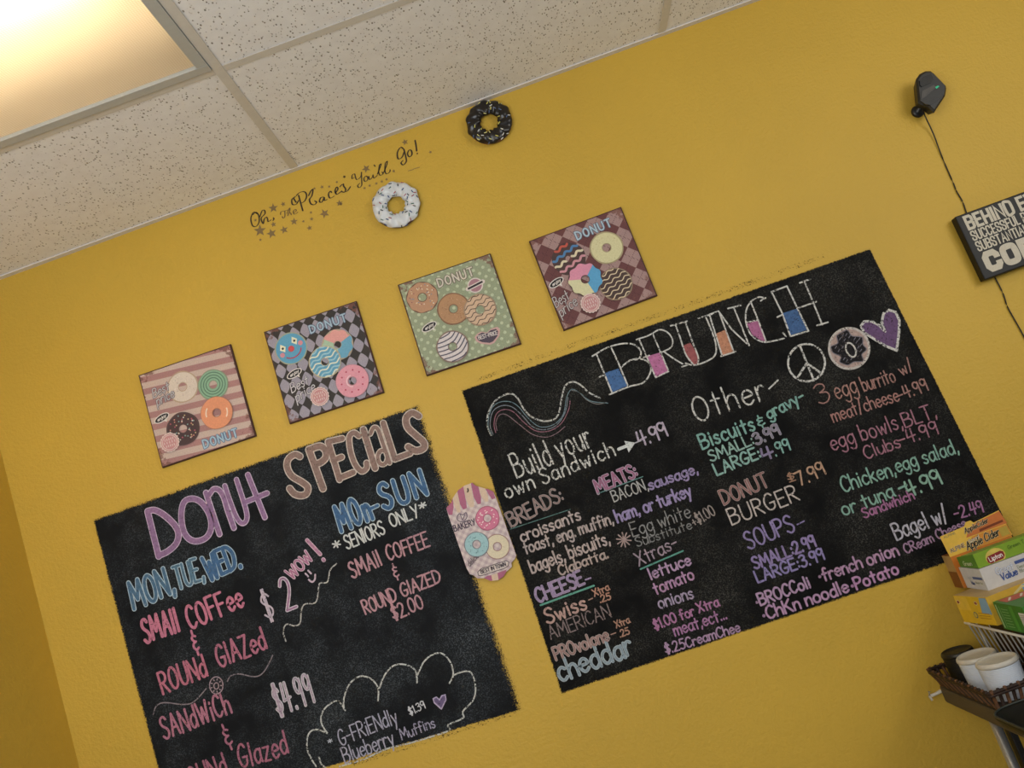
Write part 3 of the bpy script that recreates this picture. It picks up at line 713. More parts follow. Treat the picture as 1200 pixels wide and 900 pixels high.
line(BB, 'w/', (1057, 440), (1071, 433), 17, ORG, 1.5, .88)
line(BB, 'meat/cheese', (977, 495), (1054, 469), 19, '#b0766c', 1.6, .9)
line(BB, '-4.99', (1055, 470), (1088.5, 457), 17, '#a8756a', 1.7, .9)
ROS = '#a8687c'
line(BB, 'egg bowls,', (976, 528), (1058, 501), 23, ROS, 1.7, .9)
line(BB, 'BLT,', (1061, 501), (1098, 489), 20, ROS, 1.7, .9)
line(BB, 'Clubs', (1015, 538), (1056, 524), 18, ROS, 1.7, .9)
line(BB, '-4.99', (1056, 522.5), (1100.5, 508), 18, ROS, 1.7, .9)
TE2 = '#7fb09c'
line(BB, 'Chicken,', (989, 577), (1050, 556), 22, TE2, 2.0, .93)
line(BB, 'egg salad,', (1052, 554), (1123.5, 530), 21, TE2, 1.9, .92)
line(BB, 'or tuna', (989, 604), (1049, 582), 20, TE2, 2.0, .93)
line(BB, '-', (1055, 576), (1064, 572), 10, TE2, 2.4, .93)
line(BB, '4.99', (1066, 583), (1105, 566), 21, '#86b59c', 2.4, .94)
line(BB, 'Sandwhich', (1013, 607), (1071.5, 584.5), 14, '#a85f92', 1.8, .92)
line(BB, 'Bagel w/', (1051, 633), (1112, 610), 24, '#b9b3c0', 2.0, .88)
line(BB, '-2.49', (1120, 608), (1153, 599.5), 16, '#a9679a', 1.8, .9)
line(BB, 'CReam Cheese', (1062, 648.5), (1133, 617), 13.5, '#a67a9e', 1.7, .9)
line(BB, 'Build your', (606.5, 560.5), (695, 522.5), 30, CW, 2.1, .68, gap=2.2)
line(BB, 'own Sandwich', (594, 584), (721.5, 534), 22, CW, 2.0, .70, gap=2.2)
draw(BB, [(c5([(925, 432), (968, 415)]), 0, 0)], '#d2d6d2', 3.6, 'white chalk arrow', .97, fills=[(c5([(958, 384), (1022, 394), (984, 452)]), '#d2d6d2')])
draw(BB, [(c5([(1020, 396), (1056, 382)]), 0, 0)], '#b9b3bd', 1.3, 'thin chalk line from the arrow', .9)
line(BB, '4.99', (751, 524), (783.5, 510), 20, '#b6a5bb', 2.3, .9, gap=1.4)
line(BB, 'MEATS:', (701, 578), (747.5, 557.5), 18, '#a85f86', 2.2, .92, edge='#bfa7bd', ew=.6)
draw(BB, [(c5([(803, 692), (1066, 593)]), 0, 0)], '#5f9a92', 1.0, 'teal chalk underline below meats', .9, name='underline')
line(BB, 'BACON,', (720, 588.5), (760, 573), 15, '#b3b0ac', 1.4, .86)
PU2 = '#9580b2'
line(BB, 'sausage,', (762, 574), (818, 554), 15, PU2, 2.2, .93)
line(BB, 'ham, or turkey', (724, 612), (811, 581), 18, '#9a86ba', 2.4, .93)
draw(BB, [([(731 - 8.5 * math.cos(a), 632.5 - 8.5 * math.sin(a)), (731 + 8.5 * math.cos(a), 632.5 + 8.5 * math.sin(a))], 0, 0) for a in (0.1, .72, 1.35, 1.95, 2.55)], '#ad9089', 1.5, 'pink and white chalk asterisk', .9)
line(BB, 'Egg white', (742, 629), (810, 606), 20, '#8f8c8a', 1.4, .82)
line(BB, 'Substitute', (747, 641), (811, 619), 13, '#82807e', 1.3, .82)
line(BB, '+$1.00', (814, 617), (839, 603), 15, '#9b8b83', 1.4, .84)
line(BB, 'Xtras-', (749, 663), (795, 641), 19, '#a28a9a', 1.7, .86)
cF = crop(570, 560, 3.4615)
draw(BB, [(cF([(625, 370), (797, 296)]), 0, 0)], '#4f9e8c', 1.8, 'teal chalk underline below extras', .93, name='underline')
line(BB, 'lettuce', (763, 679), (810, 661), 16, LP, 2.1, .92)
line(BB, 'tomato', (768.5, 696.5), (814, 678.5), 17, '#b480ac', 2.1, .92)
line(BB, 'onions', (773.5, 713.5), (813, 700), 17, '#a893b2', 1.9, .9)
line(BB, '$1.00 for Xtra', (768, 738), (843, 709.5), 14, '#b26a9f', 1.9, .92)
line(BB, 'meat,ect...', (791.5, 745), (852, 725), 17, '#b070a6', 1.8, .92)
line(BB, '$.25CreamChee@', (781, 766), (873, 738), 14, '#b288b0', 1.7, .92)
line(BB, 'BREADS:', (600, 618), (661, 586), 20, '#a07c76', 1.6, .86, edge='#b5aaa5', ew=.4)
draw(BB, [(cF([(97, 208), (340, 128)]), 0, 0)], '#56857f', .9, 'teal chalk underline below breads', .85, name='underline')
CR = '#bda9a4'
line(BB, 'croissants', (612, 635), (681, 608.5), 17, CR, 2.1, .9)
line(BB, 'toast, eng. muffin,', (616, 649), (719, 613), 17, '#b7a49f', 2.0, .9)
line(BB, 'bagels, biscuits,', (624, 672), (715, 636.5), 19, '#bda7a0', 2.1, .9)
line(BB, 'Ciabatta.', (656.5, 674), (713, 653), 14, '#b9a196', 2.0, .9)
line(BB, 'CHEESE', (631, 706), (685, 684), 19, '#a387b2', 2.4, .92, edge='#b7a4bd', ew=.3)
line(BB, '-', (687, 681.5), (693, 679.5), 6, '#a387b2', 1.8, .92)
draw(BB, [(cF([(220, 516), (436, 437)]), 0, 0)], '#56a892', 2.1, 'teal chalk underline below cheese', .93, name='underline')
line(BB, 'Swiss', (642, 731), (688, 713), 21, '#c2978a', 2.5, .93)
line(BB, '-', (690.5, 704.5), (695, 702.5), 4, '#b08472', 1.3, .9)
line(BB, 'Xtra', (697, 699), (714.5, 691), 10, '#bf8568', 1.5, .92)
line(BB, '.25', (703.5, 706), (716, 702), 9, '#bf8568', 1.5, .92)
line(BB, 'AMERICAN', (646, 749), (716.5, 722.5), 18, '#8a7472', 1.4, .82)
line(BB, 'PROvolone', (652, 773.5), (714, 749.5), 18, '#a87f78', 2.0, .9, edge='#bca9a2', ew=.5)
line(BB, '-', (716.5, 745), (722, 743), 4, '#b08472', 1.2, .9)
line(BB, 'Xtra', (722.5, 736), (738.5, 729.5), 10, '#b98468', 1.4, .92)
line(BB, '.25', (727, 746.5), (738, 742.5), 9, '#b98468', 1.4, .92)
line(BB, 'cheddar', (657.5, 798.5), (742.5, 766), 26, '#8ba0ad', 2.2, .88, edge='#aab7be', ew=.7)

# ------------------------------------------------------------------ square donut plaques
def face_mat(kind):
    t = NT('plaque_print_' + kind); uv = t.coord('UV'); co = t.coord()
    s = t.n('ShaderNodeSeparateXYZ'); t.set(s.inputs[0], uv); u, v = s.outputs[0], s.outputs[1]
    M = t.math

    def lattice(x, y, px, py, ox, oy):
        a = M('ABSOLUTE', M('SUBTRACT', M('FRACT', M('ADD', M('DIVIDE', x, px), ox)), .5)); b = M('ABSOLUTE', M('SUBTRACT', M('FRACT', M('ADD', M('DIVIDE', y, py), oy)), .5))
        return a, b
    if kind == 'stripes':
        f = M('FRACT', M('DIVIDE', M('ADD', v, M('MULTIPLY', u, .10)), .131))
        col = t.mix(t.rng(f, .49, .51), lin('#ab7f7c'), lin('#c9b2a6'))
    elif kind == 'harlequin':
        a, b = lattice(u, v, .122, .166, .1, .2)
        d = M('ADD', M('POWER', M('MULTIPLY', a, 2), 1.25), M('POWER', M('MULTIPLY', b, 2), 1.25))
        col = t.mix(t.rng(d, .90, .98), lin('#9f98a4'), lin('#39332f'))
    elif kind == 'dots':
        a, b = lattice(u, v, .105, .105, 0, 0); a2, b2 = lattice(u, v, .105, .105, .5, .5)
        d = M('MINIMUM', M('ADD', M('MULTIPLY', a, a), M('MULTIPLY', b, b)), M('ADD', M('MULTIPLY', a2, a2), M('MULTIPLY', b2, b2)))
        col = t.mix(t.rng(d, .022, .03), lin('#bcc4a4'), lin('#98a083'))
    else:
        a, b = lattice(u, v, .235, .235, .1, .05)
        d = M('ADD', a, b)
        col = t.mix(t.rng(d, .492, .508), lin('#6a4040'), lin('#a58783'))
        p = M('ABSOLUTE', M('SUBTRACT', M('FRACT', M('ADD', M('DIVIDE', M('ADD', u, v), .235), .65)), .5)); q = M('ABSOLUTE', M('SUBTRACT', M('FRACT', M('ADD', M('DIVIDE', M('SUBTRACT', u, v), .235), .55)), .5))
        dash = M('MULTIPLY', M('LESS_THAN', M('MINIMUM', p, q), .03), M('GREATER_THAN', M('SINE', M('MULTIPLY', M('ADD', u, M('MULTIPLY', v, .37)), 300)), .1))
        col = t.mix(M('MULTIPLY', dash, .6), col, lin('#4d2f31'))
    e = M('MINIMUM', M('MINIMUM', u, M('SUBTRACT', 1, u)), M('MINIMUM', v, M('SUBTRACT', 1, v)))
    cor = M('ADD', M('MINIMUM', u, M('SUBTRACT', 1, u)), M('MINIMUM', v, M('SUBTRACT', 1, v)))
    wear = t.rng(M('SUBTRACT', t.noise(co, 55, 4, .6), M('ADD', M('MULTIPLY', cor, .9), M('MULTIPLY', e, 2.2))), .34, .40)
    col = t.mix(M('MULTIPLY', wear, .8), col, lin('#7a5046'))
    fine = t.rng(t.noise(co, 330, 2), .3, .7, .86, 1.1)
    mm = t.n('ShaderNodeVectorMath', operation='SCALE'); t.set(mm.inputs[0], col); t.set(mm.inputs['Scale'], fine)
    return t.bsdf(mm.outputs[0], .55, 0, .3)


def ink(h): return plain(h, .6, var=.07, scale=220)


def clip_lines(mb, pl, c, r1, r0, fn, n, w, off, mi):
    """wavy lines kept inside the ring r0..r1"""
    for i in range(n):
        run = []
        for k in range(61):
            p = fn(i, k / 60 * 2 - 1); d = math.hypot(p[0], p[1])
            if r0 * 1.04 < d < r1 * .97: run.append((c[0] + p[0], c[1] + p[1]))
            else:
                if len(run) > 2: ribbon(mb, pl, run, w, off, mi)
                run = []
        if len(run) > 2: ribbon(mb, pl, run, w, off, mi)


def donut_print(root, pl, cx, cy, rpx, label, dough, icing, deco, hole=.30, wob=.0, icing_r=.92, rot=.30):
    c = pl.px(cx, cy); r = rpx * pl.scale(cx, cy); rr = random.Random(int(cx * 7 + cy))
    m = MB(); mats = [ink(dough)]; z = .0004 + .0013 * sum(1 for ch in root.children if ch.name.startswith('donut_print'))
    annulus(m, pl, c, r, r * hole * .92, z, 0, wob=.012, k=5)
    zi = z + .0004

    def add(h): mats.append(ink(h)); return len(mats) - 1
    if icing:
        i1 = add(icing); annulus(m, pl, c, r * icing_r, r * hole * 1.1, zi, i1, 60, wob, 9)
    zd = zi + .0004; cr, sr = math.cos(rot), math.sin(rot)

    def R_(x, y): return (x * cr - y * sr, x * sr + y * cr)
    if deco[0] == 'dots':
        ids = [add(h) for h in deco[1]]
        for k in range(deco[2]):
            a = rr.uniform(0, 6.28); q = rr.uniform(hole * 1.35, icing_r * .9) * r; disc(m, pl, (c[0] + q * math.cos(a), c[1] + q * math.sin(a)), r * deco[3], zd + k * 4e-6, ids[k % len(ids)], 8)
    elif deco[0] == 'ringdots':
        i = add(deco[1])
        for k in range(deco[2]):
            a = 6.283 * k / deco[2]; disc(m, pl, (c[0] + r * .66 * math.cos(a), c[1] + r * .66 * math.sin(a)), r * .055, zd, i, 8)
        j = add('#e9c4cc'); annulus(m, pl, c, r * hole * 1.5, r * hole * 1.22, zd, j, 30, a0=1.6, a1=4.6)
    elif deco[0] == 'rings':
        i = add(deco[1])
        for q in (.45, .62, .8): annulus(m, pl, c, r * (q + .035), r * (q - .035), zd, i, 40)
    elif deco[0] == 'waves':
        ids = [add(h) for h in deco[1]]; n = deco[2]; amp = deco[3]; fr = deco[4]
        for i in range(n):
            y0 = (-1 + 2 * (i + .5) / n) * r
            clip_lines(m, pl, c, r * .97, r * hole, lambda _, s, y0=y0: R_(s * r, y0 + amp * r * math.sin(fr * s + .8 * y0 / r)), 1, r * deco[5], zd, ids[i % len(ids)])
    elif deco[0] == 'arcs':
        ids = add(deco[1])
        for i in range(8):
            y0 = (-1.0 + 2.2 * (i + .5) / 8) * r
            clip_lines(m, pl, c, r * .95, r * hole, lambda _, s, y0=y0: R_(s * r, y0 + .22 * r * (s - .2) ** 2 + .35 * r * max(0, s - .25) ** 1.2), 1, r * .075, zd, ids)
    elif deco[0] == 'shine':
        i = add(deco[1])
        for a0 in (deco[2], deco[2] + 3.1): annulus(m, pl, c, r * .70, r * .62, zd, i, 16, a0=a0, a1=a0 + .85)
    elif deco[0] == 'thirds':
        for k, h in enumerate(deco[1]):
            i = add(h); a0 = deco[2] + 2.094 * k
            annulus(m, pl, c, r * icing_r, r * hole * 1.05, zd, i, 24, wob=.055, k=9, a0=a0, a1=a0 + 2.094)
    elif deco[0] == 'clown':
        i = add('#5da0c0'); disc(m, pl, c, r * .93, zi, i, 40)
        cw, ck, cn, cp, cmo = add('#e8e4c4'), add('#2e2a2c'), add('#c9484c'), add('#d68f98'), add('#b33b50')
        for sx in (-.42, .42):
            e = R_(sx * r, .28 * r); e = (c[0] + e[0], c[1] + e[1])
            q = [R_(a * r, b * r) for a, b in ((0, .30), (.2, 0), (0, -.28), (-.2, 0))]
            fill(m, pl, [(e[0] + a, e[1] + b) for a, b in q], zd, cw); disc(m, pl, e, r * .075, zd + .0002, ck, 10)
            e = R_(sx * 1.55 * r, -.05 * r); disc(m, pl, (c[0] + e[0], c[1] + e[1]), r * .15, zd, cp, 14)
        e = R_(0, -.03 * r); disc(m, pl, (c[0] + e[0], c[1] + e[1]), r * .19, zd + .0003, cn, 18)
        sm = [R_(.58 * r * math.sin(a), -.12 * r - .48 * r * math.cos(a)) for a in [(-1.1 + .22 * k) for k in range(11)]]
        ribbon(m, pl, [(c[0] + a, c[1] + b) for a, b in sm], r * .07, zd + .0003, cmo)
    return tag(m.build('donut_print', mats, root), label)


def pl_text(root, pl, text, p0, p1, h, col, w, label=None, edge=None, ew=.8, off=.0012, slant=0.0, gap=1.8, jit=.1, name='lettering'):
    m = MB(); mats = []; k = pl.scale(*p0); a, b = pl.px(*p0), pl.px(*p1); z = off
    if edge: mats.append(ink(edge)); lettering(m, pl, text, a, b, h * k, (w + 2 * ew) * k, z, 0, jit, slant, gap); z += .0004
    mats.append(ink(col)); lettering(m, pl, text, a, b, h * k, w * k, z, len(mats) - 1, jit, slant, gap)
    return tag(m.build(name, mats, root), label)


def bubble(root, pl, cx, cy, ang=.42):
    k = pl.scale(cx, cy); c = pl.px(cx, cy); m = MB()
    disc(m, pl, c, 9.8 * k, .0006, 0, 26, 4.6 * k, .25); disc(m, pl, c, 8.6 * k, .0009, 1, 26, 3.5 * k, .25)
    fill(m, pl, [(c[0] + 1 * k, c[1] - 3 * k), (c[0] + 5 * k, c[1] - 6.4 * k), (c[0] + 5 * k, c[1] - 2.6 * k)], .00055, 0)
    st, tw = layout('enjoy', 1.4, 3, .2, .25)
    d = Vector((math.cos(.25), math.sin(.25))); n = Vector((-d.y, d.x)); o = Vector(c) - d * 5.6 * k - n * 1.2 * k
    for pts, cl_ in st: ribbon(m, pl, [o + d * (x / tw * 11 * k) + n * (y * .34 * k) for x, y in pts], .75 * k, .0013, 0, cl_)
    m.build('speech_bubble', [ink('#d9d2cc'), ink('#241f22')], root)


def badge(root, pl, cx, cy, r):
    k = pl.scale(cx, cy); c = pl.px(cx, cy); m = MB()
    annulus(m, pl, c, r * k, 0.0001, .0060, 0, 72, .045, 18); annulus(m, pl, c, r * .88 * k, r * .80 * k, .0063, 1, 40); annulus(m, pl, c, r * .72 * k, .0001, .0063, 1, 40)
    for yy, w_ in ((.34, .42), (.02, .55), (-.34, .42)):
        for q in range(5):
            x = (-1 + q * .5) * w_ * r * k; ribbon(m, pl, [(c[0] + x, c[1] + (yy - .09) * r * k), (c[0] + x, c[1] + (yy + .09) * r * k)], .09 * r * k, .0066, 0)
    tag(m.build('round_badge', [ink('#dcc6bf'), ink('#c58b8c')], root), 'pink round scalloped badge')


def plaque(cs, kind, label):
    P = [WALL.px(*c) for c in cs]
    cx = sum(p[0] for p in P) / 4; cz = sum(p[1] for p in P) / 4
    ux = Vector((P[1][0] - P[0][0] + P[2][0] - P[3][0], P[1][1] - P[0][1] + P[2][1] - P[3][1])).normalized()
    S, T = .2985, .012
    r = Vector((ux.x, 0, ux.y)); u = Vector((-ux.y, 0, ux.x)); o = Vector((cx, 0, cz))
    root = empty('donut_plaque', o, label, 'wall plaque', 'square donut plaques')
    m = MB(); h = S / 2; bv = .0022
    back = [(-h, -h), (h, -h), (h, h), (-h, h)]; q = [(x * (1 - bv / h), y * (1 - bv / h)) for x, y in back]
    vs = [o + r * a + u * b + Vector((0, -.001, 0)) for a, b in back] + [o + r * a + u * b + Vector((0, -T + bv, 0)) for a, b in back] + [o + r * a + u * b + Vector((0, -T, 0)) for a, b in q]
    m.add(vs, [(3, 2, 1, 0)] + [(i, (i + 1) % 4, 4 + (i + 1) % 4, 4 + i) for i in range(4)] + [(4 + i, 4 + (i + 1) % 4, 8 + (i + 1) % 4, 8 + i) for i in range(4)] + [(8, 9, 10, 11)])
    m.build('panel', plain('#4a2c2a', .6), root)
    m = MB(); f = h - .0036; m.add([o + r * a + u * b + Vector((0, -T - .0003, 0)) for a, b in ((-f, -f), (f, -f), (f, f), (-f, f))], [(0, 1, 2, 3)])
    m.build('printed_face', face_mat(kind), root, uv=[(0, 0), (1, 0), (1, 1), (0, 1)])
    bpy.context.view_layer.update()
    return root, Plane(o + Vector((0, -T - .0003, 0)), r, u)


a6 = lambda ox, oy, k=6.0: (lambda x, y: (ox + x / k, oy + y / k))
# 1 pink stripes
A, pl = plaque([(164.7, 440.8), (270.8, 404.7), (301.7, 510.8), (191.7, 548.3)], 'stripes', 'square donut plaque with pink and beige stripes, lowest of the four')
q = a6(160, 400)
donut_print(A, pl, *q(325, 320), 18.5, 'cream sprinkled donut print', '#b79f86', '#d8cabb', ('dots', ['#b3a49a', '#c5a7a0', '#e8ded3'], 34, .028), .27)
donut_print(A, pl, *q(540, 305), 18, 'green ringed donut print', '#8d9a80', '#8db596', ('rings', '#5f7f6a'), .27)
donut_print(A, pl, *q(330, 615), 19.5, 'chocolate donut print with bright dots', '#54403f', '#4a3536', ('dots', ['#d9cfc2', '#cf8b78', '#c9b183', '#b5566a', '#7fa1a0'], 42, .045), .26)
donut_print(A, pl, *q(568, 503), 19, 'orange glazed donut print', '#b8795c', '#e0956f', ('shine', '#f0d9c4', -.7), .26, icing_r=.97)
pl_text(A, pl, 'DONUT', q(480, 752), q(715, 668), 9.5, '#a8c2d2', 1.6, 'pale blue lettering', '#5c7896', .8, gap=3.4)
pl_text(A, pl, 'Best', q(122, 400), q(232, 340), 10, '#c3bfc0', 1.0, 'script lettering', '#6a5a60', .6, slant=.3)
pl_text(A, pl, 'price', q(150, 455), q(268, 390), 11, '#c3bfc0', 1.0, 'script lettering', '#6a5a60', .6, slant=.3, off=.0016)
bubble(A, pl, *q(178, 540)); badge(A, pl, *q(240, 712), 11.2)
# 2 harlequin
A, pl = plaque([(309.7, 390.5), (418.7, 354.7), (451.3, 459.2), (340.8, 497)], 'harlequin', 'square donut plaque with grey and black diamonds and a blue clown-faced donut')
q = a6(300, 350)
donut_print(A, pl, *q(247, 350), 19, 'blue clown faced donut print', '#a0a58c', None, ('clown',), .01)
donut_print(A, pl, *q(575, 325), 18.5, 'mint, pink and blue donut print', '#b6a38a', None, ('thirds', ['#dd9d97', '#a7c2a6', '#68a3bf'], .35), .24, icing_r=.94)
m = MB()
donut_print(A, pl, *q(487, 445), 19, 'blue donut print with cream waves', '#b9ad8d', '#5f9fbd', ('waves', ['#dfe0cb', '#9cc6d3'], 8, .07, 9, .085), .24)
donut_print(A, pl, *q(680, 580), 19.5, 'pink dotted donut print', '#b98890', '#dd98a6', ('ringdots', '#b8475f', 10), .25, icing_r=.97)
pl_text(A, pl, 'DONUT', q(388, 245), q(640, 158), 9, '#a9c0cf', 1.6, 'pale blue lettering', '#4d5a72', .7, gap=3.4)
pl_text(A, pl, 'Best', q(255, 665), q(372, 598), 11, '#d2cdd0', 1.0, 'script lettering', '#3a3438', .5, slant=.3)
pl_text(A, pl, 'price', q(290, 728), q(420, 640), 11, '#d2cdd0', 1.0, 'script lettering', '#3a3438', .5, slant=.3)
bubble(A, pl, *q(270, 527)); badge(A, pl, *q(452, 690), 11)
# 3 sage dots
A, pl = plaque([(467.2, 335.1), (574.5, 299.5), (610.2, 402.8), (501.3, 440.7)], 'dots', 'square donut plaque in sage green with pale dots')
q = a6(460, 290, 5.806)
donut_print(A, pl, *q(203, 340), 18.6, 'tan donut print with coloured dots', '#6f5142', '#b98d6e', ('dots', ['#d9c7a4', '#8a5a5a', '#7d8a96', '#e0d6c4'], 40, .04), .27, wob=.03, icing_r=.95)
donut_print(A, pl, *q(415, 418), 19, 'plain brown crumbed donut print', '#8a664d', '#b28863', ('dots', ['#9a704f', '#c69c77'], 46, .03), .27)
donut_print(A, pl, *q(597, 425), 19, 'beige donut print with dark waves', '#a58a72', '#d1b295', ('waves', ['#3b2c2b'], 7, .06, 11, .045), .28)
donut_print(A, pl, *q(410, 676), 19, 'white donut print with grey arcs', '#8a7266', '#d6ccca', ('arcs', '#595463'), .26)
pl_text(A, pl, 'DONUT', q(318, 272), q(555, 190), 10, '#d3cabb', 1.7, 'cream lettering', '#756a5c', .8, gap=3.4)
bubble(A, pl, *q(250, 540))
hb = [(558, 612), (575, 588), (605, 572), (640, 580), (672, 552), (715, 540), (732, 560), (728, 600), (692, 650), (665, 662), (600, 655), (570, 640)]
m = MB(); hc = (645, 605); fill(m, pl, [pl.px(*q(*p)) for p in hb], .0006, 0); fill(m, pl, [pl.px(*q(hc[0] + (x - hc[0]) * .84, hc[1] + (y - hc[1]) * .78)) for x, y in hb], .0009, 1)
m.build('heart_badge', [ink('#c9a09c'), ink('#4e4250')], A)
pl_text(A, pl, 'BEST-PRICE', q(588, 628), q(716, 592), 4.6, '#cfc4c0', .8, off=.0014)
k = pl.scale(*q(565, 255)); c = pl.px(*q(563, 258)); m = MB()
annulus(m, pl, c, 9 * k, .0001, .0006, 0, 30); annulus(m, pl, c, 7.6 * k, .0001, .0009, 1, 30)
d = Vector((math.cos(.15), math.sin(.15))); n_ = Vector((-d.y, d.x)); cv = Vector(c)
fill(m, pl, [tuple(cv + d * a * k + n_ * b * k) for a, b in ((-11, -2.4), (11, -2.4), (12.5, 0), (11, 2.4), (-11, 2.4), (-12.5, 0))], .0012, 0); fill(m, pl, [tuple(cv + d * a * k + n_ * b * k) for a, b in ((-9.5, -1.2), (9.5, -1.2), (9.5, 1.2), (-9.5, 1.2))], .0015, 2)
m.build('ribbon_badge', [ink('#d9cdc6'), ink('#a87b84'), ink('#332a2e')], A)
# 4 argyle
A, pl = plaque([(620.3, 284.2), (728.3, 243.7), (769.2, 347.5), (660, 388)], 'argyle', 'square donut plaque with burgundy and mauve argyle, highest of the four')
q = a6(615, 240)
donut_print(A, pl, *q(310, 380), 19.5, 'chocolate donut print with red, blue and cream waves', '#4b3735', '#4b3735', ('waves', ['#5d93ad', '#c98f98', '#d8cdae', '#4f7fae', '#bd5546'], 5, .07, 12, .14), .22, icing_r=.98)
donut_print(A, pl, *q(575, 303), 19.5, 'pale yellow donut print', '#a89a76', '#d3cc9f', ('dots', ['#a78d6c', '#c0b184'], 22, .022), .26)
donut_print(A, pl, *q(640, 558), 19.5, 'chocolate donut print with cream waves', '#8d7a66', '#4a3833', ('waves', ['#d8c4a4'], 7, .06, 11, .06), .03)
donut_print(A, pl, *q(425, 527), 19.5, 'donut print in pink, yellow and blue', '#5a4340', None, ('thirds', ['#d78fa6', '#d5d0a6', '#5aa0cb'], .75), .25, icing_r=.97)
pl_text(A, pl, 'DONUT', q(372, 248), q(612, 150), 9.5, '#b3c6d2', 1.6, 'pale blue lettering', '#5f6c80', .7, gap=3.4)
pl_text(A, pl, 'Best', q(222, 725), q(315, 660), 12, '#c5bdbb', 1.0, 'script lettering', '#4a3638', .5, slant=.3)
pl_text(A, pl, 'price', q(258, 790), q(372, 700), 12, '#c5bdbb', 1.0, 'script lettering', '#4a3638', .5, slant=.3)
bubble(A, pl, *q(222, 548)); badge(A, pl, *q(462, 695), 11.5)

# ------------------------------------------------------------------ bakery tag hanging between the boards
o = Vector((*[0], 0, 0)); tagc = WALL.px(563, 624)
BT = empty('bakery_tag', (tagc[0], 0, tagc[1]), 'pink tag-shaped bakery sign hanging between the two chalkboards', 'wall sign')
TP = Plane((0, -.011, 0), (1, 0, 0), (0, 0, 1)); TB = Plane((0, -.004, 0), (1, 0, 0), (0, 0, 1))
c9 = crop(510, 560, 6.927)
OUT = [(90, 245), (132, 200), (142, 165), (165, 130), (190, 98), (235, 65), (300, 40), (325, 62), (372, 78), (430, 92), (470, 110), (495, 165), (657, 628), (648, 655), (618, 690), (622, 722), (575, 765), (555, 800), (505, 832), (450, 836), (400, 815), (342, 815), (310, 790), (282, 782), (255, 735), (105, 300)]
op = [TP.px(*p) for p in c9(OUT)]
m = MB(); n = len(op)
fill(m, TP, op, 0, 0); m.add([TP.p(a, b) for a, b in op] + [TB.p(a, b) for a, b in op], [(i, n + i, n + (i + 1) % n, (i + 1) % n) for i in range(n)], 1)
t = NT('gingham_print'); co = t.coord(); mp = t.n('ShaderNodeMapping'); t.set(mp.inputs[0], co); mp.inputs['Rotation'].default_value = (0, .785, 0)
s_ = t.n('ShaderNodeSeparateXYZ'); t.set(s_.inputs[0], mp.outputs[0])
g1 = t.math('GREATER_THAN', t.math('FRACT', t.math('MULTIPLY', s_.outputs[0], 62)), .5); g2 = t.math('GREATER_THAN', t.math('FRACT', t.math('MULTIPLY', s_.outputs[2], 62)), .5)
GING = t.bsdf(t.mix(t.math('MULTIPLY', t.math('ADD', g1, g2), .5), lin('#d5c6c1'), lin('#b9a3a6')), .55, 0, .3)
m.build('board', [GING, plain('#8a6a6e', .6)], BT)
P_ = lambda pts: [TP.px(*p) for p in c9(pts)]
m = MB()
stripes = [([(90, 245), (132, 200), (142, 165), (150, 235), (140, 300), (112, 302)], 0), ([(142, 165), (165, 130), (180, 112), (200, 220), (206, 278), (180, 282), (160, 235)], 1), ([(180, 112), (190, 98), (228, 70), (250, 190), (258, 245), (228, 258), (202, 215)], 0),
           ([(228, 70), (240, 62), (285, 46), (310, 165), (318, 235), (282, 240), (255, 185)], 1), ([(290, 44), (300, 40), (325, 62), (350, 70), (372, 160), (372, 210), (345, 215), (312, 155)], 0), ([(350, 70), (405, 86), (430, 150), (432, 190), (405, 196), (375, 150)], 1), ([(405, 86), (430, 92), (470, 110), (488, 165), (462, 176), (432, 130)], 0)]
for i, (pts, mi) in enumerate(stripes): fill(m, TP, P_(pts), .0005 + i * 2e-5, mi)
tag(m.build('striped_awning', [ink('#a95f7c'), ink('#d3b9a1')], BT), 'pink and cream striped awning print'); m = MB()
for i, (pts, mi) in enumerate([([(395, 812), (425, 795), (455, 790), (465, 834), (450, 836), (400, 815)], 0), ([(455, 790), (505, 772), (515, 828), (505, 832), (465, 834)], 1), ([(505, 772), (578, 745), (575, 765), (555, 800), (515, 828)], 0)]): fill(m, TP, P_(pts), .0005 + i * 2e-5, mi)
tag(m.build('striped_foot', [ink('#a95f7c'), ink('#d3b9a1')], BT), 'pink and cream striped foot print')
donut_print(BT, TP, *c9([(425, 328)])[0], 14.3, 'pink dotted donut print', '#a8566e', '#cf7592', ('dots', ['#ecd8d8', '#f2e2dc'], 26, .05), .33, icing_r=.93)
donut_print(BT, TP, *c9([(505, 558)])[0], 14.8, 'cream donut print', '#a37e78', '#d9cdb0', ('dots', ['#c8b496', '#e2d8c0'], 12, .025), .33, icing_r=.93)
donut_print(BT, TP, *c9([(337, 540)])[0], 14.8, 'pale blue sprinkled donut print', '#7d7f86', '#9cc0c4', ('dots', ['#3e5a66', '#4e6c78'], 30, .028), .33, icing_r=.93)
pl_text(BT, TP, 'BAKERY', c9([(158, 436)])[0], c9([(328, 378)])[0], 7.0, '#4a3a4a', 1.2, 'dark bakery lettering', gap=2.2, off=.0010)
pl_text(BT, TP, 'delicious', c9([(282, 722)])[0], c9([(385, 610)])[0], 6.5, '#54464f', .7, off=.0030, slant=.25)
m = MB(); k9 = TP.scale(563, 624)
ribbon(m, TP, smooth_line(P_([(178, 320), (195, 292), (225, 300), (250, 282), (258, 315), (240, 345), (210, 355), (185, 345)]), True), 1.0 * k9, .001, 0, True); ribbon(m, TP, smooth_line(P_([(205, 300), (222, 340), (240, 300)])), .9 * k9, .001, 0)
m.build('pretzel_emblem', ink('#6a5a68'), BT)
m = MB(); bn = P_([(345, 765), (372, 738), (575, 672), (598, 682), (592, 715), (560, 735), (370, 795), (350, 790)])
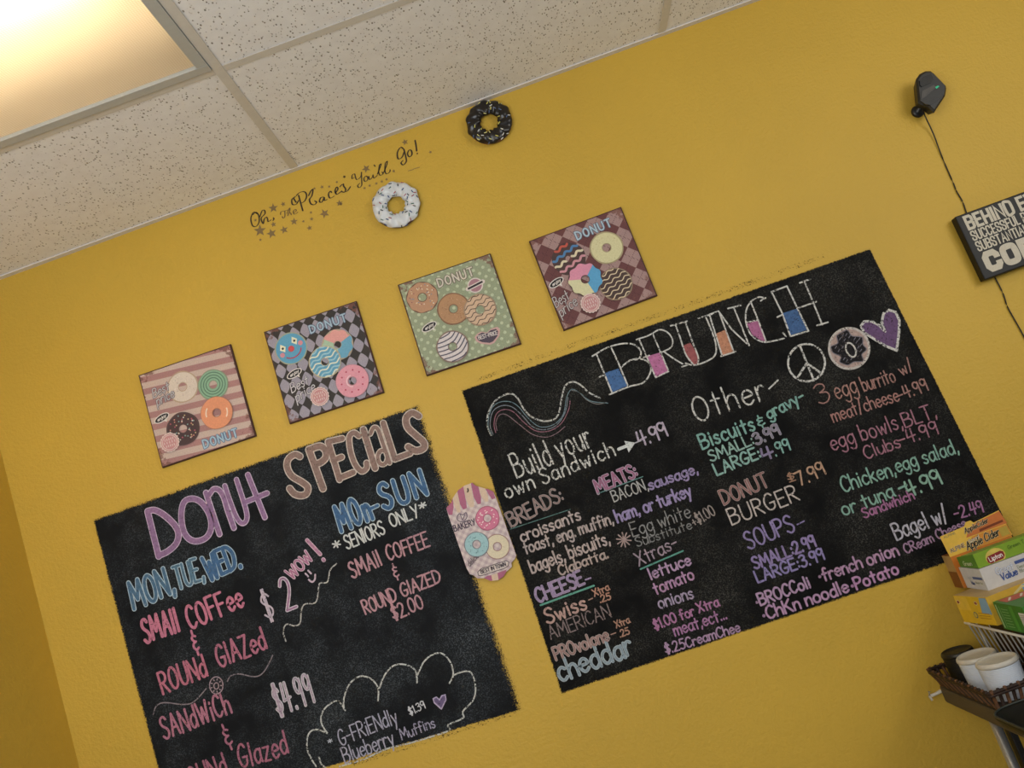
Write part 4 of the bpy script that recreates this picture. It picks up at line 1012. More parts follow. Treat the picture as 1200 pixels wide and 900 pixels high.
fill(m, TP, bn, .0006, 0); ribbon(m, TP, bn, .8 * k9, .0009, 1, True); m.build('banner', [ink('#d6c8c0'), ink('#4a3a44')], BT)
pl_text(BT, TP, 'BEST IN TOWN', c9([(375, 778)])[0], c9([(575, 712)])[0], 4.2, '#43353d', .9, gap=2, off=.0014)
m = MB(); e = TP.px(*c9([(263, 118)])[0]); m.tube([TP.p(e[0], e[1], .0065), TP.p(e[0] + .004, e[1] + .004, .005), TP.p(e[0] + .004, e[1] + .010, .002), TP.p(e[0] + .002, e[1] + .012, -.008)], .0016, 8)
tag(m.build('hook', plain('#2a2424', .4, .8), BT, True), 'small dark nail hook')

# ------------------------------------------------------------------ donut ornaments on the wall
def wall_donut(cx, cy, rpx, label, dough, icing, sprk, nsp, seed, holek=.40, facets=0.10):
    k = WALL.scale(cx, cy); R = rpx * k; c = WALL.px(cx, cy); rr = random.Random(seed)
    Rm = R * (1 + holek) / 2; rm = R * (1 - holek) / 2
    root = empty('donut_ornament', (c[0], 0, c[1]), label, 'wall ornament', 'donut ornaments high on the wall')
    dep = .030; N, K = 64, 18

    def P(th, ph, ra, za, bump=0.0):
        rho = Rm + (ra + bump) * math.cos(ph); y = -dep * .42 - za * math.sin(ph)
        return (c[0] + rho * math.cos(th), min(y, -.0005), c[1] + rho * math.sin(th))
    m = MB(); vs = []
    for i in range(N):
        for j in range(K): vs.append(P(2 * math.pi * i / N, 2 * math.pi * j / K, rm * .97, dep * .46))
    m.add(vs, [(i * K + j, i * K + (j + 1) % K, ((i + 1) % N) * K + (j + 1) % K, ((i + 1) % N) * K + j) for i in range(N) for j in range(K)])
    m.build('dough', plain(dough, .55), root, True)
    m = MB(); vs = []; J = 14
    lo = []
    f1 = [rr.uniform(0, 6.28) for _ in range(4)]

    def edge(th, s): return .24 - .10 * math.sin(th) + .17 * math.sin(10 * th + f1[0]) + .10 * math.sin(6 * th + f1[1]) if s > 0 else .10 + .12 * math.sin(7 * th + f1[2])

    def lump(th, ph): return rm * facets * (math.sin(11 * th + 2.2 * ph + f1[3]) + .6 * math.sin(6 * th - 3 * ph))
    pts = {}
    for i in range(N * 2):
        th = 2 * math.pi * i / (N * 2); a0 = edge(th, 1); a1 = math.pi - edge(th, -1)
        for j in range(J + 1):
            ph = a0 + (a1 - a0) * j / J; rim = min(j, J - j); g = rm * (1.03 if rim == 0 else 1.10) + (lump(th, ph) if rim else 0)
            vs.append(P(th, ph, g - 0.0, dep * (.47 if rim == 0 else .56) + (lump(th, ph) * .8 if rim else 0)))
    q = J + 1; n2 = N * 2
    m.add(vs, [(i * q + j, i * q + j + 1, ((i + 1) % n2) * q + j + 1, ((i + 1) % n2) * q + j) for i in range(n2) for j in range(J)])
    ic = m.build('icing', plain(icing, .28, spec=.5, var=.06), root, True)
    # sprinkles: one small rod, copied
    protos = []
    for h in sprk:
        b = MB(); b.tube([(c[0] - .0050, 0, c[1]), (c[0] - .0043, 0, c[1]), (c[0] + .0043, 0, c[1]), (c[0] + .0050, 0, c[1])], [.0007, .0015, .0015, .0007], 7); protos.append((b, h))
    made = []
    placed = []
    tries = 0
    while len(placed) < nsp and tries < 3000:
        tries += 1
        th = rr.uniform(0, 6.283); ph = rr.uniform(.42, 2.55)
        p = P(th, ph, rm * 1.10 + lump(th, ph), dep * .56 + lump(th, ph) * .8)
        if any((Vector(p) - Vector(w)).length < .0085 for w in placed): continue
        placed.append(p); i = len(placed) - 1
        nrm = Vector((math.cos(ph) * math.cos(th), -math.sin(ph), math.cos(ph) * math.sin(th)))
        tv = nrm.cross(Vector((rr.uniform(-1, 1), rr.uniform(-1, 1), rr.uniform(-1, 1)))).normalized()
        rot = Matrix((tv, nrm.cross(tv), nrm)).transposed().to_quaternion()
        ci = i % len(sprk)
        if i < len(sprk):
            so = protos[ci][0].build('sprinkle', plain(protos[ci][1], .35, var=.03), ic, True); made.append(so); tag(so, protos[ci][1] and None)
        else:
            so = made[ci].copy(); COL.objects.link(so); so.parent = ic
        so.location = Vector(p) + nrm * .0006 - ORIG[ic.name]; so.rotation_mode = 'QUATERNION'; so.rotation_quaternion = rot
    return root


wall_donut(465.5, 242.5, 27.0, 'donut ornament with white icing below the wall lettering', '#5b4138', '#d3d6d8', ['#2f4a7c', '#23272f', '#3f6a58', '#a3545e'], 46, 3)
wall_donut(574, 146, 25.8, 'donut ornament with dark chocolate icing just under the ceiling', '#5c3d33', '#1f1a17', ['#d8cf6a', '#e2e2dc', '#5d6f96', '#ddd890'], 34, 11)

# ------------------------------------------------------------------ vinyl lettering and stars
DE = empty('wall_decal', (WALL.px(400, 225)[0], 0, WALL.px(400, 225)[1]), 'dark script wall decal with stars, reading Oh, The Places', 'wall decal')
INK = plain('#3d2f1e', .5); TAU = plain('#826a42', .5)
cS = lambda pts: [(285 + x / 9, 185 + y / 9) for x, y in pts]
cT = lambda pts: [(400 + x / 9, 155 + y / 9) for x, y in pts]


def decal(strokes, w, label, mat=INK):
    m = MB()
    for pts, cl_ in strokes:
        P = [WALL.px(*p) for p in pts]; ribbon(m, WALL, smooth_line(P, cl_), w * MPX, .0009, 0, cl_, True, True)
    tag(m.build('script_lettering', mat, DE), label)


decal([(cS([(150, 590), (110, 575), (82, 640), (100, 715), (140, 722), (170, 670), (160, 600), (130, 575), (105, 600)]), 0), (cS([(175, 625), (200, 560), (225, 555), (230, 590), (190, 640), (212, 695), (222, 650), (245, 625), (258, 645), (265, 672), (295, 655)]), 0), (cS([(318, 632), (325, 645), (315, 662)]), 0)], 1.8, 'script word Oh')
decal([(cS([(395, 600), (400, 570), (440, 560), (490, 545)]), 0), (cS([(440, 562), (440, 620), (425, 637), (412, 620)]), 0), (cS([(462, 590), (490, 530), (492, 560), (470, 612), (485, 580), (502, 585), (508, 602)]), 0), (cS([(528, 578), (556, 566), (560, 550), (545, 546), (530, 566), (536, 592), (556, 590), (578, 572)]), 0)], 1.4, 'small script word The', plain('#6a5433', .5))
decal([(cS([(560, 470), (535, 430), (550, 410), (515, 440), (520, 490), (560, 490), (585, 450)]), 0), (cS([(560, 400), (600, 365), (650, 360), (670, 400), (650, 455), (610, 480)]), 0), (cS([(585, 395), (605, 470), (630, 560)]), 0),
       (cS([(690, 400), (715, 350), (735, 335), (725, 400), (700, 440), (715, 485), (750, 495), (775, 470), (755, 455)]), 0), (cS([(850, 415), (820, 420), (805, 460), (830, 468), (855, 420), (858, 450), (885, 440)]), 0),
       (cS([(935, 365), (915, 355), (900, 390), (918, 425), (960, 405)]), 0), (cS([(975, 370), (1000, 330), (985, 310), (970, 350), (990, 385), (1040, 350)]), 0), (cT([(-14, 575), (4, 556), (22, 548), (24, 566), (46, 602), (34, 632), (6, 628)]), 0), (cT([(34, 632), (66, 618), (98, 575)]), 0)], 2.0, 'large script word Places')
decal([(cT([(135, 480), (115, 490), (115, 455), (140, 440), (150, 475), (165, 500), (205, 470), (215, 420)]), 0), (cT([(212, 425), (215, 500), (215, 560), (190, 585), (172, 565), (195, 540)]), 0), (cT([(262, 462), (242, 480), (240, 508), (256, 520), (276, 504), (278, 476)]), 1), (cT([(264, 463), (280, 474), (292, 466)]), 0),
       (cT([(290, 465), (298, 500), (325, 480), (335, 450)]), 0), (cT([(335, 450), (345, 485), (380, 455)]), 0), (cT([(345, 345), (358, 362)]), 0), (cT([(380, 445), (410, 370), (420, 335), (402, 350), (395, 420), (410, 455), (440, 440), (430, 420)]), 0), (cT([(440, 440), (475, 360), (485, 308), (465, 330), (460, 400), (475, 440), (510, 420), (515, 395)]), 0)], 1.5, "script word You'll")
decal([(cT([(655, 175), (625, 160), (592, 215), (600, 280), (640, 265), (662, 210)]), 0), (cT([(660, 180), (680, 260), (685, 310), (655, 345), (630, 325), (650, 300)]), 0), (cT([(715, 190), (698, 230), (720, 260), (745, 235), (738, 195)]), 1), (cT([(778, 85), (790, 150), (795, 200)]), 0), (cT([(800, 222), (803, 228)]), 0)], 2.0, 'script word Go')
m = MB(); P = [WALL.px(*p) for p in cT([(705, 408), (745, 398), (775, 385), (825, 370)])]; ribbon(m, WALL, smooth_line(P), .8 * MPX, .0009, 0, False, True, False); tag(m.build('script_lettering', TAU, DE), 'thin credit line')
STARS = [(cS, *v) for v in ((130, 658, 20), (318, 530, 52), (422, 488, 28), (178, 768, 66), (300, 798, 55), (320, 703, 32), (182, 865, 18), (432, 760, 44), (537, 672, 42), (636, 670, 18), (715, 577, 17), (722, 645, 22), (700, 740, 30), (858, 588, 52), (1015, 478, 36), (752, 324, 17), (832, 308, 22), (908, 304, 17), (988, 256, 17), (1068, 200, 18))] + \
        [(cT, *v) for v in ((32, 470, 17), (0, 755, 18), (262, 385, 46), (245, 590, 18), (300, 563, 18), (370, 540, 18), (428, 520, 18), (478, 497, 18), (553, 410, 19), (672, 105, 36), (940, 210, 19))]
for i, (fn, x, y, r) in enumerate(STARS):
    p = fn([(x, y)])[0]; c = WALL.px(*p); r = r / 9 * MPX * 1.10; a0 = RNG.uniform(-.3, .3) + 1.57; m = MB()
    ring = [WALL.p(c[0] + (r if k % 2 == 0 else r * .42) * math.cos(a0 + k * math.pi / 5), c[1] + (r if k % 2 == 0 else r * .42) * math.sin(a0 + k * math.pi / 5), .0008) for k in range(10)]
    m.add([WALL.p(c[0], c[1], .0008)] + ring, [(0, 1 + k, 1 + (k + 1) % 10) for k in range(10)]); m.build('star', TAU, DE)

# ------------------------------------------------------------------ coffee sign (runs on past the frame)
SX0, SX1, SZ0, SZ1, ST = 1.363, 1.690, 1.664, 1.868, .036
CS = empty('box_sign', (SX0, 0, SZ0), 'black box sign with bold cream capitals on the yellow wall, upper right', 'box sign')
m = MB(); m.box((SX0, -ST, SZ0), (SX1, -.0062, SZ1)); m.build('box', plain('#100e0d', .5, var=.2, scale=40), CS, bevel=.003)
for x in (SX0 + .02, SX1 - .02):
    m = MB(); m.box((x - .008, -.0062, SZ1 - .03), (x + .008, -.0003, SZ1 - .012)); m.build('hanger', plain('#3a352e', .5, .6), CS)
FP = Plane((0, -ST - .0004, 0), (1, 0, 0), (0, 0, 1))
CRM = ink('#c9c0ad')
BLK = {'O': (5, "@0,2 0,8 1,10 4,10 5,8 5,2 4,0 1,0"), 'C': (5, "5,7.6 5,8 4,10 1,10 0,8 0,2 1,0 4,0 5,2 5,2.4"), 'S': (5, "5,7.2 5,8.6 4,10 1,10 0,8.6 0,6.6 1,5.6 4,4.4 5,3.4 5,1.4 4,0 1,0 0,1.4 0,2.8"),
       'U': (5, "0,10 0,2 1,0 4,0 5,2 5,10"), 'B': (5, "4,5.2 5,6.2 5,8.8 4,10 0,10 0,0 4,0 5,1.2 5,4.2 4,5.2|0,5.2 4,5.2"), 'D': (5, "@0,0 0,10 3.8,10 5,8.4 5,1.6 3.8,0"), 'P': (5, "0,0 0,10 4,10 5,8.8 5,5.8 4,4.6 0,4.6"),
       'R': (5, "0,0 0,10 4,10 5,8.8 5,6.2 4,5 0,5|2.6,5 5,0"), 'M': (7, "0,0 0,10 3.5,2 7,10 7,0"), 'N': (5.4, "0,0 0,10 5.4,0 5.4,10"), 'E': (4, "4,10 0,10 0,0 4,0|0,5.1 3.6,5.1"), 'F': (4, "4,10 0,10 0,0|0,5.1 3.6,5.1"), 'H': (5, "0,0 0,10|5,0 5,10|0,5 5,5"), 'L': (3.8, "0,10 0,0 3.8,0"), 'T': (5, "0,10 5,10|2.5,10 2.5,0"), 'I': (0, "0,0 0,10")}


def blocks(text, x0, x1, zb, h, wt):
    """heavy condensed capitals: strokes of one weight, square ends"""
    m = MB(); keep = dict(GL); GL.update(BLK); st, tw = layout(text, .45 + wt * 1.0, 3.4, 0); GL.clear(); GL.update(keep)
    tw += wt; sx, sz = (x1 - x0) / tw, h / 10
    iw = wt * sx
    for pts, cl_ in st:
        P = [Vector((x0 + (x + wt / 2) * sx, zb + iw * .5 + y * (h - iw) / 10)) for x, y in pts]
        if not cl_ and len(P) > 1:
            P[0] = P[0] + (P[0] - P[1]).normalized() * iw * .42; P[-1] = P[-1] + (P[-1] - P[-2]).normalized() * iw * .42
        ribbon(m, FP, P, iw, .0002, 0, cl_, False)
    m.build('lettering', CRM, CS)


blocks('BEHIND EVERY', SX0 + .018, SX1 - .012, SZ1 - .053, .046, 2.3)
blocks('SUCCESSFUL PERSON IS A', SX0 + .018, SX1 - .012, SZ1 - .087, .031, 2.1)
blocks('SUBSTANTIAL AMOUNT OF', SX0 + .018, SX1 - .012, SZ1 - .121, .031, 2.1)
blocks('COFFEE', SX0 + .018, SX1 - .012, SZ0 + .014, .064, 2.7)

# ------------------------------------------------------------------ small black camera on the wall with its cord
c0 = WALL.px(1080, 129)
WC = empty('security_camera', (c0[0], 0, c0[1]), 'small black wall camera with a green light and a thin black cord', 'camera')
BK = plain('#1d1c1a', .38, spec=.5, var=.08); BK2 = plain('#090909', .2, spec=.6)
cV = crop(1055, 70, 11.257)
m = MB()   # round foot on the wall
d = WALL.px(*cV([(225, 690)])[0]); ring = []
for r_, y_ in ((.019, -.0005), (.019, -.006), (.016, -.010), (.0001, -.011)):
    ring.append([(d[0] + r_ * math.cos(a), y_, d[1] + r_ * math.sin(a)) for a in [2 * math.pi * k / 24 for k in range(24)]])
vs = [p for q in ring for p in q]
m.add(vs, [(i * 24 + j, i * 24 + (j + 1) % 24, (i + 1) * 24 + (j + 1) % 24, (i + 1) * 24 + j) for i in range(3) for j in range(24)]); m.build('foot', BK, WC, True)


def at_y(p, y): v = ray_y(p[0], p[1], y); return Vector(v)


arm0 = Vector((d[0], -.010, d[1])); arm1 = at_y(cV([(320, 545)])[0], -.040)
m = MB(); m.tube([arm0, arm0.lerp(arm1, .5) + Vector((0, -.012, 0)), arm1], [.011, .010, .010], 14); m.build('arm', BK, WC, True)
front = [(205, 260), (255, 190), (330, 152), (400, 150), (440, 180), (600, 345), (608, 380), (590, 480), (445, 700), (405, 665), (360, 620), (290, 600), (235, 570)]
fv = [at_y(p, -.062) for p in cV(front)]; cen = sum(fv, Vector()) / len(fv)
bv_ = [Vector((p.x, -.024, p.z)) + (Vector((cen.x, -.024, cen.z)) - Vector((p.x, -.024, p.z))) * .18 for p in fv]
gv = [p + (cen - p) * .12 + Vector((0, -.006, 0)) for p in fv]
n = len(fv); m = MB()
m.add(fv + bv_ + gv, [(i, n + i, n + (i + 1) % n, (i + 1) % n) for i in range(n)] + [(2 * n + i, i, (i + 1) % n, 2 * n + (i + 1) % n) for i in range(n)] + [tuple(range(n, 2 * n))])
tri = geometry.tessellate_polygon([[Vector((p.x, p.z, 0)) for p in gv]])
b0 = len(m.v); m.add(gv, [tuple(t_) for t_ in tri]); m.build('housing', BK, WC)
VP = Plane((0, -.0682, 0), (1, 0, 0), (0, 0, 1)); vp = lambda pts: [VP.px(*p) for p in cV(pts)]


def raised(pts, off, th, name, mat, label=None):
    m = MB(); P = vp(pts); k_ = len(P); fill(m, VP, P, off + th, 0)
    m.add([VP.p(a, b, off + th) for a, b in P] + [VP.p(a, b, off - .004) for a, b in P], [(i, k_ + i, k_ + (i + 1) % k_, (i + 1) % k_) for i in range(k_)])
    o = m.build(name, mat, WC)
    if label: o['label'] = label


raised([(250, 280), (300, 235), (400, 195), (432, 270), (400, 310), (280, 362), (258, 340)], .0003, .003, 'lens_window', BK2, 'glossy black lens window')
raised([(285, 420), (440, 335), (470, 365), (330, 490), (270, 520)], .0003, .0015, 'grey_band', plain('#4a4744', .35, .3), 'grey metal band')
raised([(262, 545), (420, 500), (560, 480), (545, 520), (450, 570), (400, 600), (330, 590)], .0003, .0012, 'lower_shell', BK2)
t = NT('green_led'); e_ = t.n('ShaderNodeEmission'); e_.inputs[0].default_value = (.1, .8, .4, 1); e_.inputs[1].default_value = .55; t.t.links.new(e_.outputs[0], t.out.inputs[0])
raised([(458, 362), (495, 345), (512, 355), (478, 382)], .0003, .0016, 'indicator_light', t.m, 'small green indicator light')
cord = [at_y(cV([(320, 610)])[0], -.045), at_y(cV([(310, 700)])[0], -.030)] + [Vector((*[WALL.px(x, y)[0]], -y_, WALL.px(x, y)[1])) for x, y, y_ in ((1092, 158, .010), (1104, 186, .0035), (1117, 216, .0035), (1120, 224, .0035), (1127, 236, .0035), (1131, 247, .0035))]
lo = [WALL.px(*p) for p in ((1136, 262), (1152, 305), (1166, 327), (1175, 345), (1180, 360), (1190, 378), (1201, 398), (1214, 424), (1222, 450))]
lo += [(lo[-1][0] + .01, lo[-1][1] - .25), (lo[-1][0] - .02, lo[-1][1] - .6), (lo[-1][0] - .01, .30)]
for a, b in lo: cord.append(Vector((a, -.0035, b)))
cz = cord[:]
# behind the sign the cord runs flat to the wall, in the sign's hollow back
sub = []
P3 = cord
for i in range(len(P3) - 1):
    a_, b_, c_, d_ = P3[max(i - 1, 0)], P3[i], P3[i + 1], P3[min(i + 2, len(P3) - 1)]
    for k in range(4):
        t_ = k / 4; sub.append(.5 * ((2 * b_) + (c_ - a_) * t_ + (2 * a_ - 5 * b_ + 4 * c_ - d_) * t_ * t_ + (3 * b_ - a_ - 3 * c_ + d_) * t_ ** 3))
sub.append(P3[-1])
m = MB(); m.tube(sub, .0019, 8); m.build('cord', plain('#17130f', .5), WC, True)

# ------------------------------------------------------------------ cart against the wall
def rrect(x0, y0, x1, y1, r, n=6):
    out = []
    for cx, cy, a0 in ((x1 - r, y1 - r, 0), (x0 + r, y1 - r, 90), (x0 + r, y0 + r, 180), (x1 - r, y0 + r, 270)):
        for k in range(n + 1):
            a = math.radians(a0 + 90 * k / n); out.append((cx + r * math.cos(a), cy + r * math.sin(a)))
    return out


CX0, CX1, CY0, CY1, CZ = .779, 1.42, -.72, -.012, .676
CT = empty('serving_cart', ((CX0 + CX1) / 2, (CY0 + CY1) / 2, 0), 'dark brown serving cart with a chrome post, standing against the yellow wall', 'cart')
SHF = plain('#4d4335', .55, spec=.3, var=.05)
for nm, z0, z1 in (('top_shelf', CZ - .042, CZ), ('lower_shelf', .16, .20)):
    m = MB(); m.prism(rrect(CX0, CY0, CX1, CY1, .035), z0, z1); m.build(nm, SHF, CT, bevel=.004)
CHR = plain('#b4b4b2', .30, .75, var=.03)
for x, y in ((.806, -.245), (1.39, -.245)):
    m = MB(); m.tube([(x, y, .20), (x, y, CZ - .042)], .0125, 16)
    for zz in (.30, .42, .54): m.tube([(x, y, zz - .0015), (x, y, zz + .0015)], .0131, 16)
    tag(m.build('post', CHR, CT, True), 'chrome post')
for x in (.832, 1.364):
    m = MB(); m.box((x - .008, -.262, .20), (x + .008, -.232, CZ - .042)); tag(m.build('upright', plain('#131211', .5), CT, bevel=.002), 'black upright beside the chrome post')
for x in (.84, 1.36):
    for y in (-.66, -.07):
        m = MB(); m.tube([(x, y, .16), (x, y, .07)], .012, 10); m.tube([(x - .014, y, .035), (x + .014, y, .035)], .035, 20); m.build('caster', plain('#1a1a1a', .5), CT, True)
t = NT('clear_plastic'); t.bsdf((.86, .85, .80, 1), .2, 0, .5, alpha=.55)
CLEAR = t.m
m = MB(); m.tube([(CX0 + .003, -.030, .662), (CX0 - .012, -.028, .659), (CX0 - .026, -.026, .658)], [.005, .004, .0045], 10); m.tube([(CX0 - .026, -.026, .670), (CX0 - .030, -.026, .658), (CX0 - .027, -.026, .646)], .0035, 8)
tag(m.build('hanging_clip', CLEAR, CT, True), 'small clear plastic clip')

# black serving tray hanging over the cart's front corner
TR = empty('serving_tray', (.93, -.64, CZ), 'black tray with a rounded rim on the front of the brown cart', 'tray')
ang = math.radians(8); ca, sa = math.cos(ang), math.sin(ang)
def trp(o_, z, inset):
    pts = rrect(.728 + inset, -.86 + inset, 1.20 - inset, -.432 - inset, .055 - min(inset, .03)); return [(x, y, z) for x, y in pts]
m = MB(); lv = [(.022, CZ + .001), (.010, CZ + .006), (0.0, CZ + .026), (.004, CZ + .028), (.010, CZ + .026), (.026, CZ + .006)]
rings = [trp(0, z, i_) for i_, z in lv]; K = len(rings[0])
m.add([p for r_ in rings for p in r_], [(i * K + j, i * K + (j + 1) % K, (i + 1) * K + (j + 1) % K, (i + 1) * K + j) for i in range(len(rings) - 1) for j in range(K)] + [tuple(range(K))[::-1], tuple((len(rings) - 1) * K + j for j in range(K))])
m.build('tray_body', plain('#0a0b0a', .5, spec=.3), TR, True)
m = MB(); rg = trp(0, CZ + .0285, .003); m.tube(rg, .0026, 8, closed=True); tag(m.build('rim', plain('#2c312c', .4), TR, True), 'dark grey rolled rim')

# wicker basket with the lid stacks
BX0, BX1, BY0, BY1 = .766, .911, -.396, -.046
WB = empty('wicker_basket', ((BX0 + BX1) / 2, (BY0 + BY1) / 2, CZ), 'dark brown wicker basket holding stacks of cup lids on the cart', 'basket')
WK = plain('#5b3a20', .6, var=.35, scale=90); WKD = plain('#2b1a10', .6, var=.3, scale=90)
bz0, bz1, ins = CZ + .002, .727, .018
m = MB(); m.prism(rrect(BX0 + ins, BY0 + ins, BX1 - ins, BY1 - ins, .008), bz0, bz0 + .005); m.build('base', WKD, WB)
m = MB(); m.tube([(x, y, bz1) for x, y in rrect(BX0, BY0, BX1, BY1, .010, 3)], .0045, 8, closed=True); m.tube([(x, y, bz1 - .006) for x, y in rrect(BX0 - .001, BY0 - .001, BX1 + .001, BY1 + .001, .010, 3)], .0035, 8, closed=True); m.build('rim', WKD, WB, True)
m = MB(); m.tube([(x, y, bz0 + .004) for x, y in rrect(BX0 + ins, BY0 + ins, BX1 - ins, BY1 - ins, .008, 3)], .004, 8, closed=True); m.build('bottom_band', WKD, WB, True)
for nm, (ax, ay, bx, by), cnt in (('slatted_side', (BX0, BY1, BX0, BY0), 20), ('slatted_side', (BX0, BY0, BX1, BY0), 9), ('slatted_side', (BX1, BY0, BX1, BY1), 20), ('slatted_side', (BX1, BY1, BX0, BY1), 9)):
    m = MB(); cx_, cy_ = (BX0 + BX1) / 2, (BY0 + BY1) / 2
    for k in range(cnt):
        f_ = (k + .5) / cnt; x, y = ax + (bx - ax) * f_, ay + (by - ay) * f_
        xi = x + (ins if x <= BX0 + 1e-6 else -ins if x >= BX1 - 1e-6 else (cx_ - x) * .1); yi = y + (ins if y <= BY0 + 1e-6 else -ins if y >= BY1 - 1e-6 else (cy_ - y) * .06)
        m.tube([(xi, yi, bz0 + .004), (x, y, bz1 - .003), (x + (x - xi) * .10, y + (y - yi) * .10, bz1 + .006)], .0042, 7, m=k % 2)
    m.build(nm, [WK, WKD], WB, True)


def lid_stack(x, y, r, z0, z1, label, body, top, name, group, step, tp=.90):
    o_ = empty(name, (x, y, z0), label, 'stack of lids', group)
    prof = [(r * .93, 0)]; nn = int((z1 - z0 - .012) / step)
    for i in range(nn):
        z = i * step; prof += [(r * .965, z + step * .15), (r * .985, z + step * .5), (r * .965, z + step * .85)]
    hh = z1 - z0; prof = [(q * (tp + (1 - tp) * min(1, z / hh)), z) for q, z in prof]
    m = MB(); m.lathe([(0.0005, 0)] + prof + [(r * .93, z1 - z0 - .012), (.0005, z1 - z0 - .012)], (x, y, z0), 44); m.build('stack', body, o_, True)
    m = MB(); h = z1 - z0
    m.lathe([(r * .95, h - .0125), (r * 1.0, h - .011), (r * 1.01, h - .008), (r * .99, h - .004), (r * .95, h - .001), (r * .90, h), (r * .86, h - .002), (r * .80, h - .0045), (r * .3, h - .005), (.0004, h - .005)], (x, y, z0), 48); m.build('top_lid', top, o_, True)
    return o_


LW = plain('#d4dae3', .38, var=.03); LWT = plain('#c9c3b6', .3, var=.05)
zb = bz0 + .0055
lid_stack(.843, -.208, .0490, zb, .769, 'tall stack of white cup lids in the wicker basket, nearer the wall', LW, LWT, 'white_lid_stack', 'white lid stacks', .004)
lid_stack(.844, -.316, .0490, zb, .773, 'stack of white cup lids at the front of the wicker basket', LW, LWT, 'white_lid_stack', 'white lid stacks', .004)
lid_stack(.836, -.110, .041, zb, .768, 'stack of black cup lids at the back of the wicker basket', plain('#15130f', .45), plain('#1d1a15', .4), 'black_lid_stack', None, .0055, .97)

# white wire basket with the tea boxes
GX0, GX1, GY0, GY1, GZ0, GZ1, gi = .912, 1.33, -.424, -.030, CZ + .012, .806, .018
GB = empty('wire_basket', ((GX0 + GX1) / 2, (GY0 + GY1) / 2, CZ), 'white wire basket full of tea boxes on the cart', 'basket')
WIR = plain('#e6e3dc', .4, var=.04)
m = MB(); m.tube([(x, y, GZ1) for x, y in rrect(GX0, GY0, GX1, GY1, .012, 4)], .0036, 8, closed=True); m.build('rim', WIR, GB, True)
m = MB(); m.tube([(x, y, GZ0) for x, y in rrect(GX0 + gi, GY0 + gi, GX1 - gi, GY1 - gi, .012, 4)], .0026, 8, closed=True)
zm = (GZ0 + GZ1) / 2
for k in range(13):
    y = GY0 + .028 + k * (GY1 - GY0 - .056) / 12
    m.tube([(GX0, y, GZ1), (GX0 + gi, y, GZ0), (GX1 - gi, y, GZ0), (GX1, y, GZ1)], .0024, 6)
for k in range(13):
    x = GX0 + .03 + k * (GX1 - GX0 - .06) / 12
    m.tube([(x, GY0, GZ1), (x, GY0 + gi, GZ0), (x, GY1 - gi, GZ0), (x, GY1, GZ1)], .0024, 6)
m.build('wire_grid', WIR, GB, True)
m = MB()
for x in (GX0 + .05, GX1 - .05):
    for y in (GY0 + .05, GY1 - .05): m.tube([(x, y, GZ0), (x, y, CZ + .0005)], .004, 8)
m.build('feet', WIR, GB, True)


class Carton:
    """a folded card box: body mesh plus its printing; front faces the room, side faces left"""
    def __init__(s, name, loc, dims, rot, faces, label, cat='tea box', group=None, skew=0.0):
        s.d = dims; s.rot = math.radians(rot); s.root = empty(name, loc, label, cat, group); w, d, h = dims
        co_, si = math.cos(s.rot), math.sin(s.rot); s.loc = Vector(loc)
        s.X = Vector((co_, si, 0)); s.Y = Vector((-si, co_, 0)); s.Z = Vector((0, 0, 1))
        q = lambda a, b, c: s.loc + s.X * a + s.Y * b + s.Z * c
        # origin: left front bottom corner; depth runs away from the viewer
        m = MB(); v = [q(0, 0, 0), q(w, 0, 0), q(w, d, 0), q(0, d, 0), q(0, 0, h), q(w, 0, h), q(w, d, h - skew), q(0, d, h - skew)]
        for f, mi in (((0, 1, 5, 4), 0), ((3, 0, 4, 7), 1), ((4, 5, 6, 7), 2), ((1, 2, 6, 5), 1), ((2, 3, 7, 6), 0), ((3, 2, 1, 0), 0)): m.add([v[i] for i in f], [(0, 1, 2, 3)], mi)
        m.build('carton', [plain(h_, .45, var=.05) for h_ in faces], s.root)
        s.front = Plane(s.loc, s.X, s.Z); s.side = Plane(s.loc + s.Y * d, -s.Y, s.Z); s.top = Plane(s.loc + s.Z * h, s.X, s.Y)

    def shape(s, pl, pts, h, name='print', off=.0004, label=None, w=None):
        m = MB()
        if w: ribbon(m, pl, pts, w, off, 0)
        else: fill(m, pl, pts, off)
        return tag(m.build(name, plain(h, .45, var=.06), s.root), label)

    def text(s, pl, text, p0, p1, h, colr, w, slant=.0, off=.0009, edge=None, ew=.0008):
        m = MB(); mats = []
        if edge: mats.append(plain(edge, .45)); lettering(m, pl, text, p0, p1, h, w + 2 * ew, off, 0, .1, slant); off += .0003
        mats.append(plain(colr, .45)); lettering(m, pl, text, p0, p1, h, w, off, len(mats) - 1, .1, slant)
        m.build('lettering', mats, s.root)


R4 = lambda x0, z0, x1, z1: [(x0, z0), (x1, z0), (x1, z1), (x0, z1)]
# at the bottom of the basket
b = Carton('tea_box', (.962, -.245, GZ0 + .003), (.20, .185, .122), 0, ('#3b2814', '#3b2814', '#3b2814'), 'dark brown box low in the wire basket under the yellow tea box')
b.shape(b.side, R4(.03, .02, .15, .09), '#4a3318')
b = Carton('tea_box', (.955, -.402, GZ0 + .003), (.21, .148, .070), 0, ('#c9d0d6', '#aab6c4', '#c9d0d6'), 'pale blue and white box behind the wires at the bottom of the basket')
b.shape(b.side, R4(.012, .008, .075, .060), '#33456e', label='dark blue print'); b.shape(b.side, R4(.09, .010, .150, .040), '#dfe3e6')
b.shape(b.front, R4(.02, .01, .12, .055), '#4a6390')
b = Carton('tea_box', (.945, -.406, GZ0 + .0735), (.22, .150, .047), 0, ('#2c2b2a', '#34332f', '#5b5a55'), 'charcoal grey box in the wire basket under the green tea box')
b.shape(b.side, R4(.05, .008, .15, .03), '#6a6962')
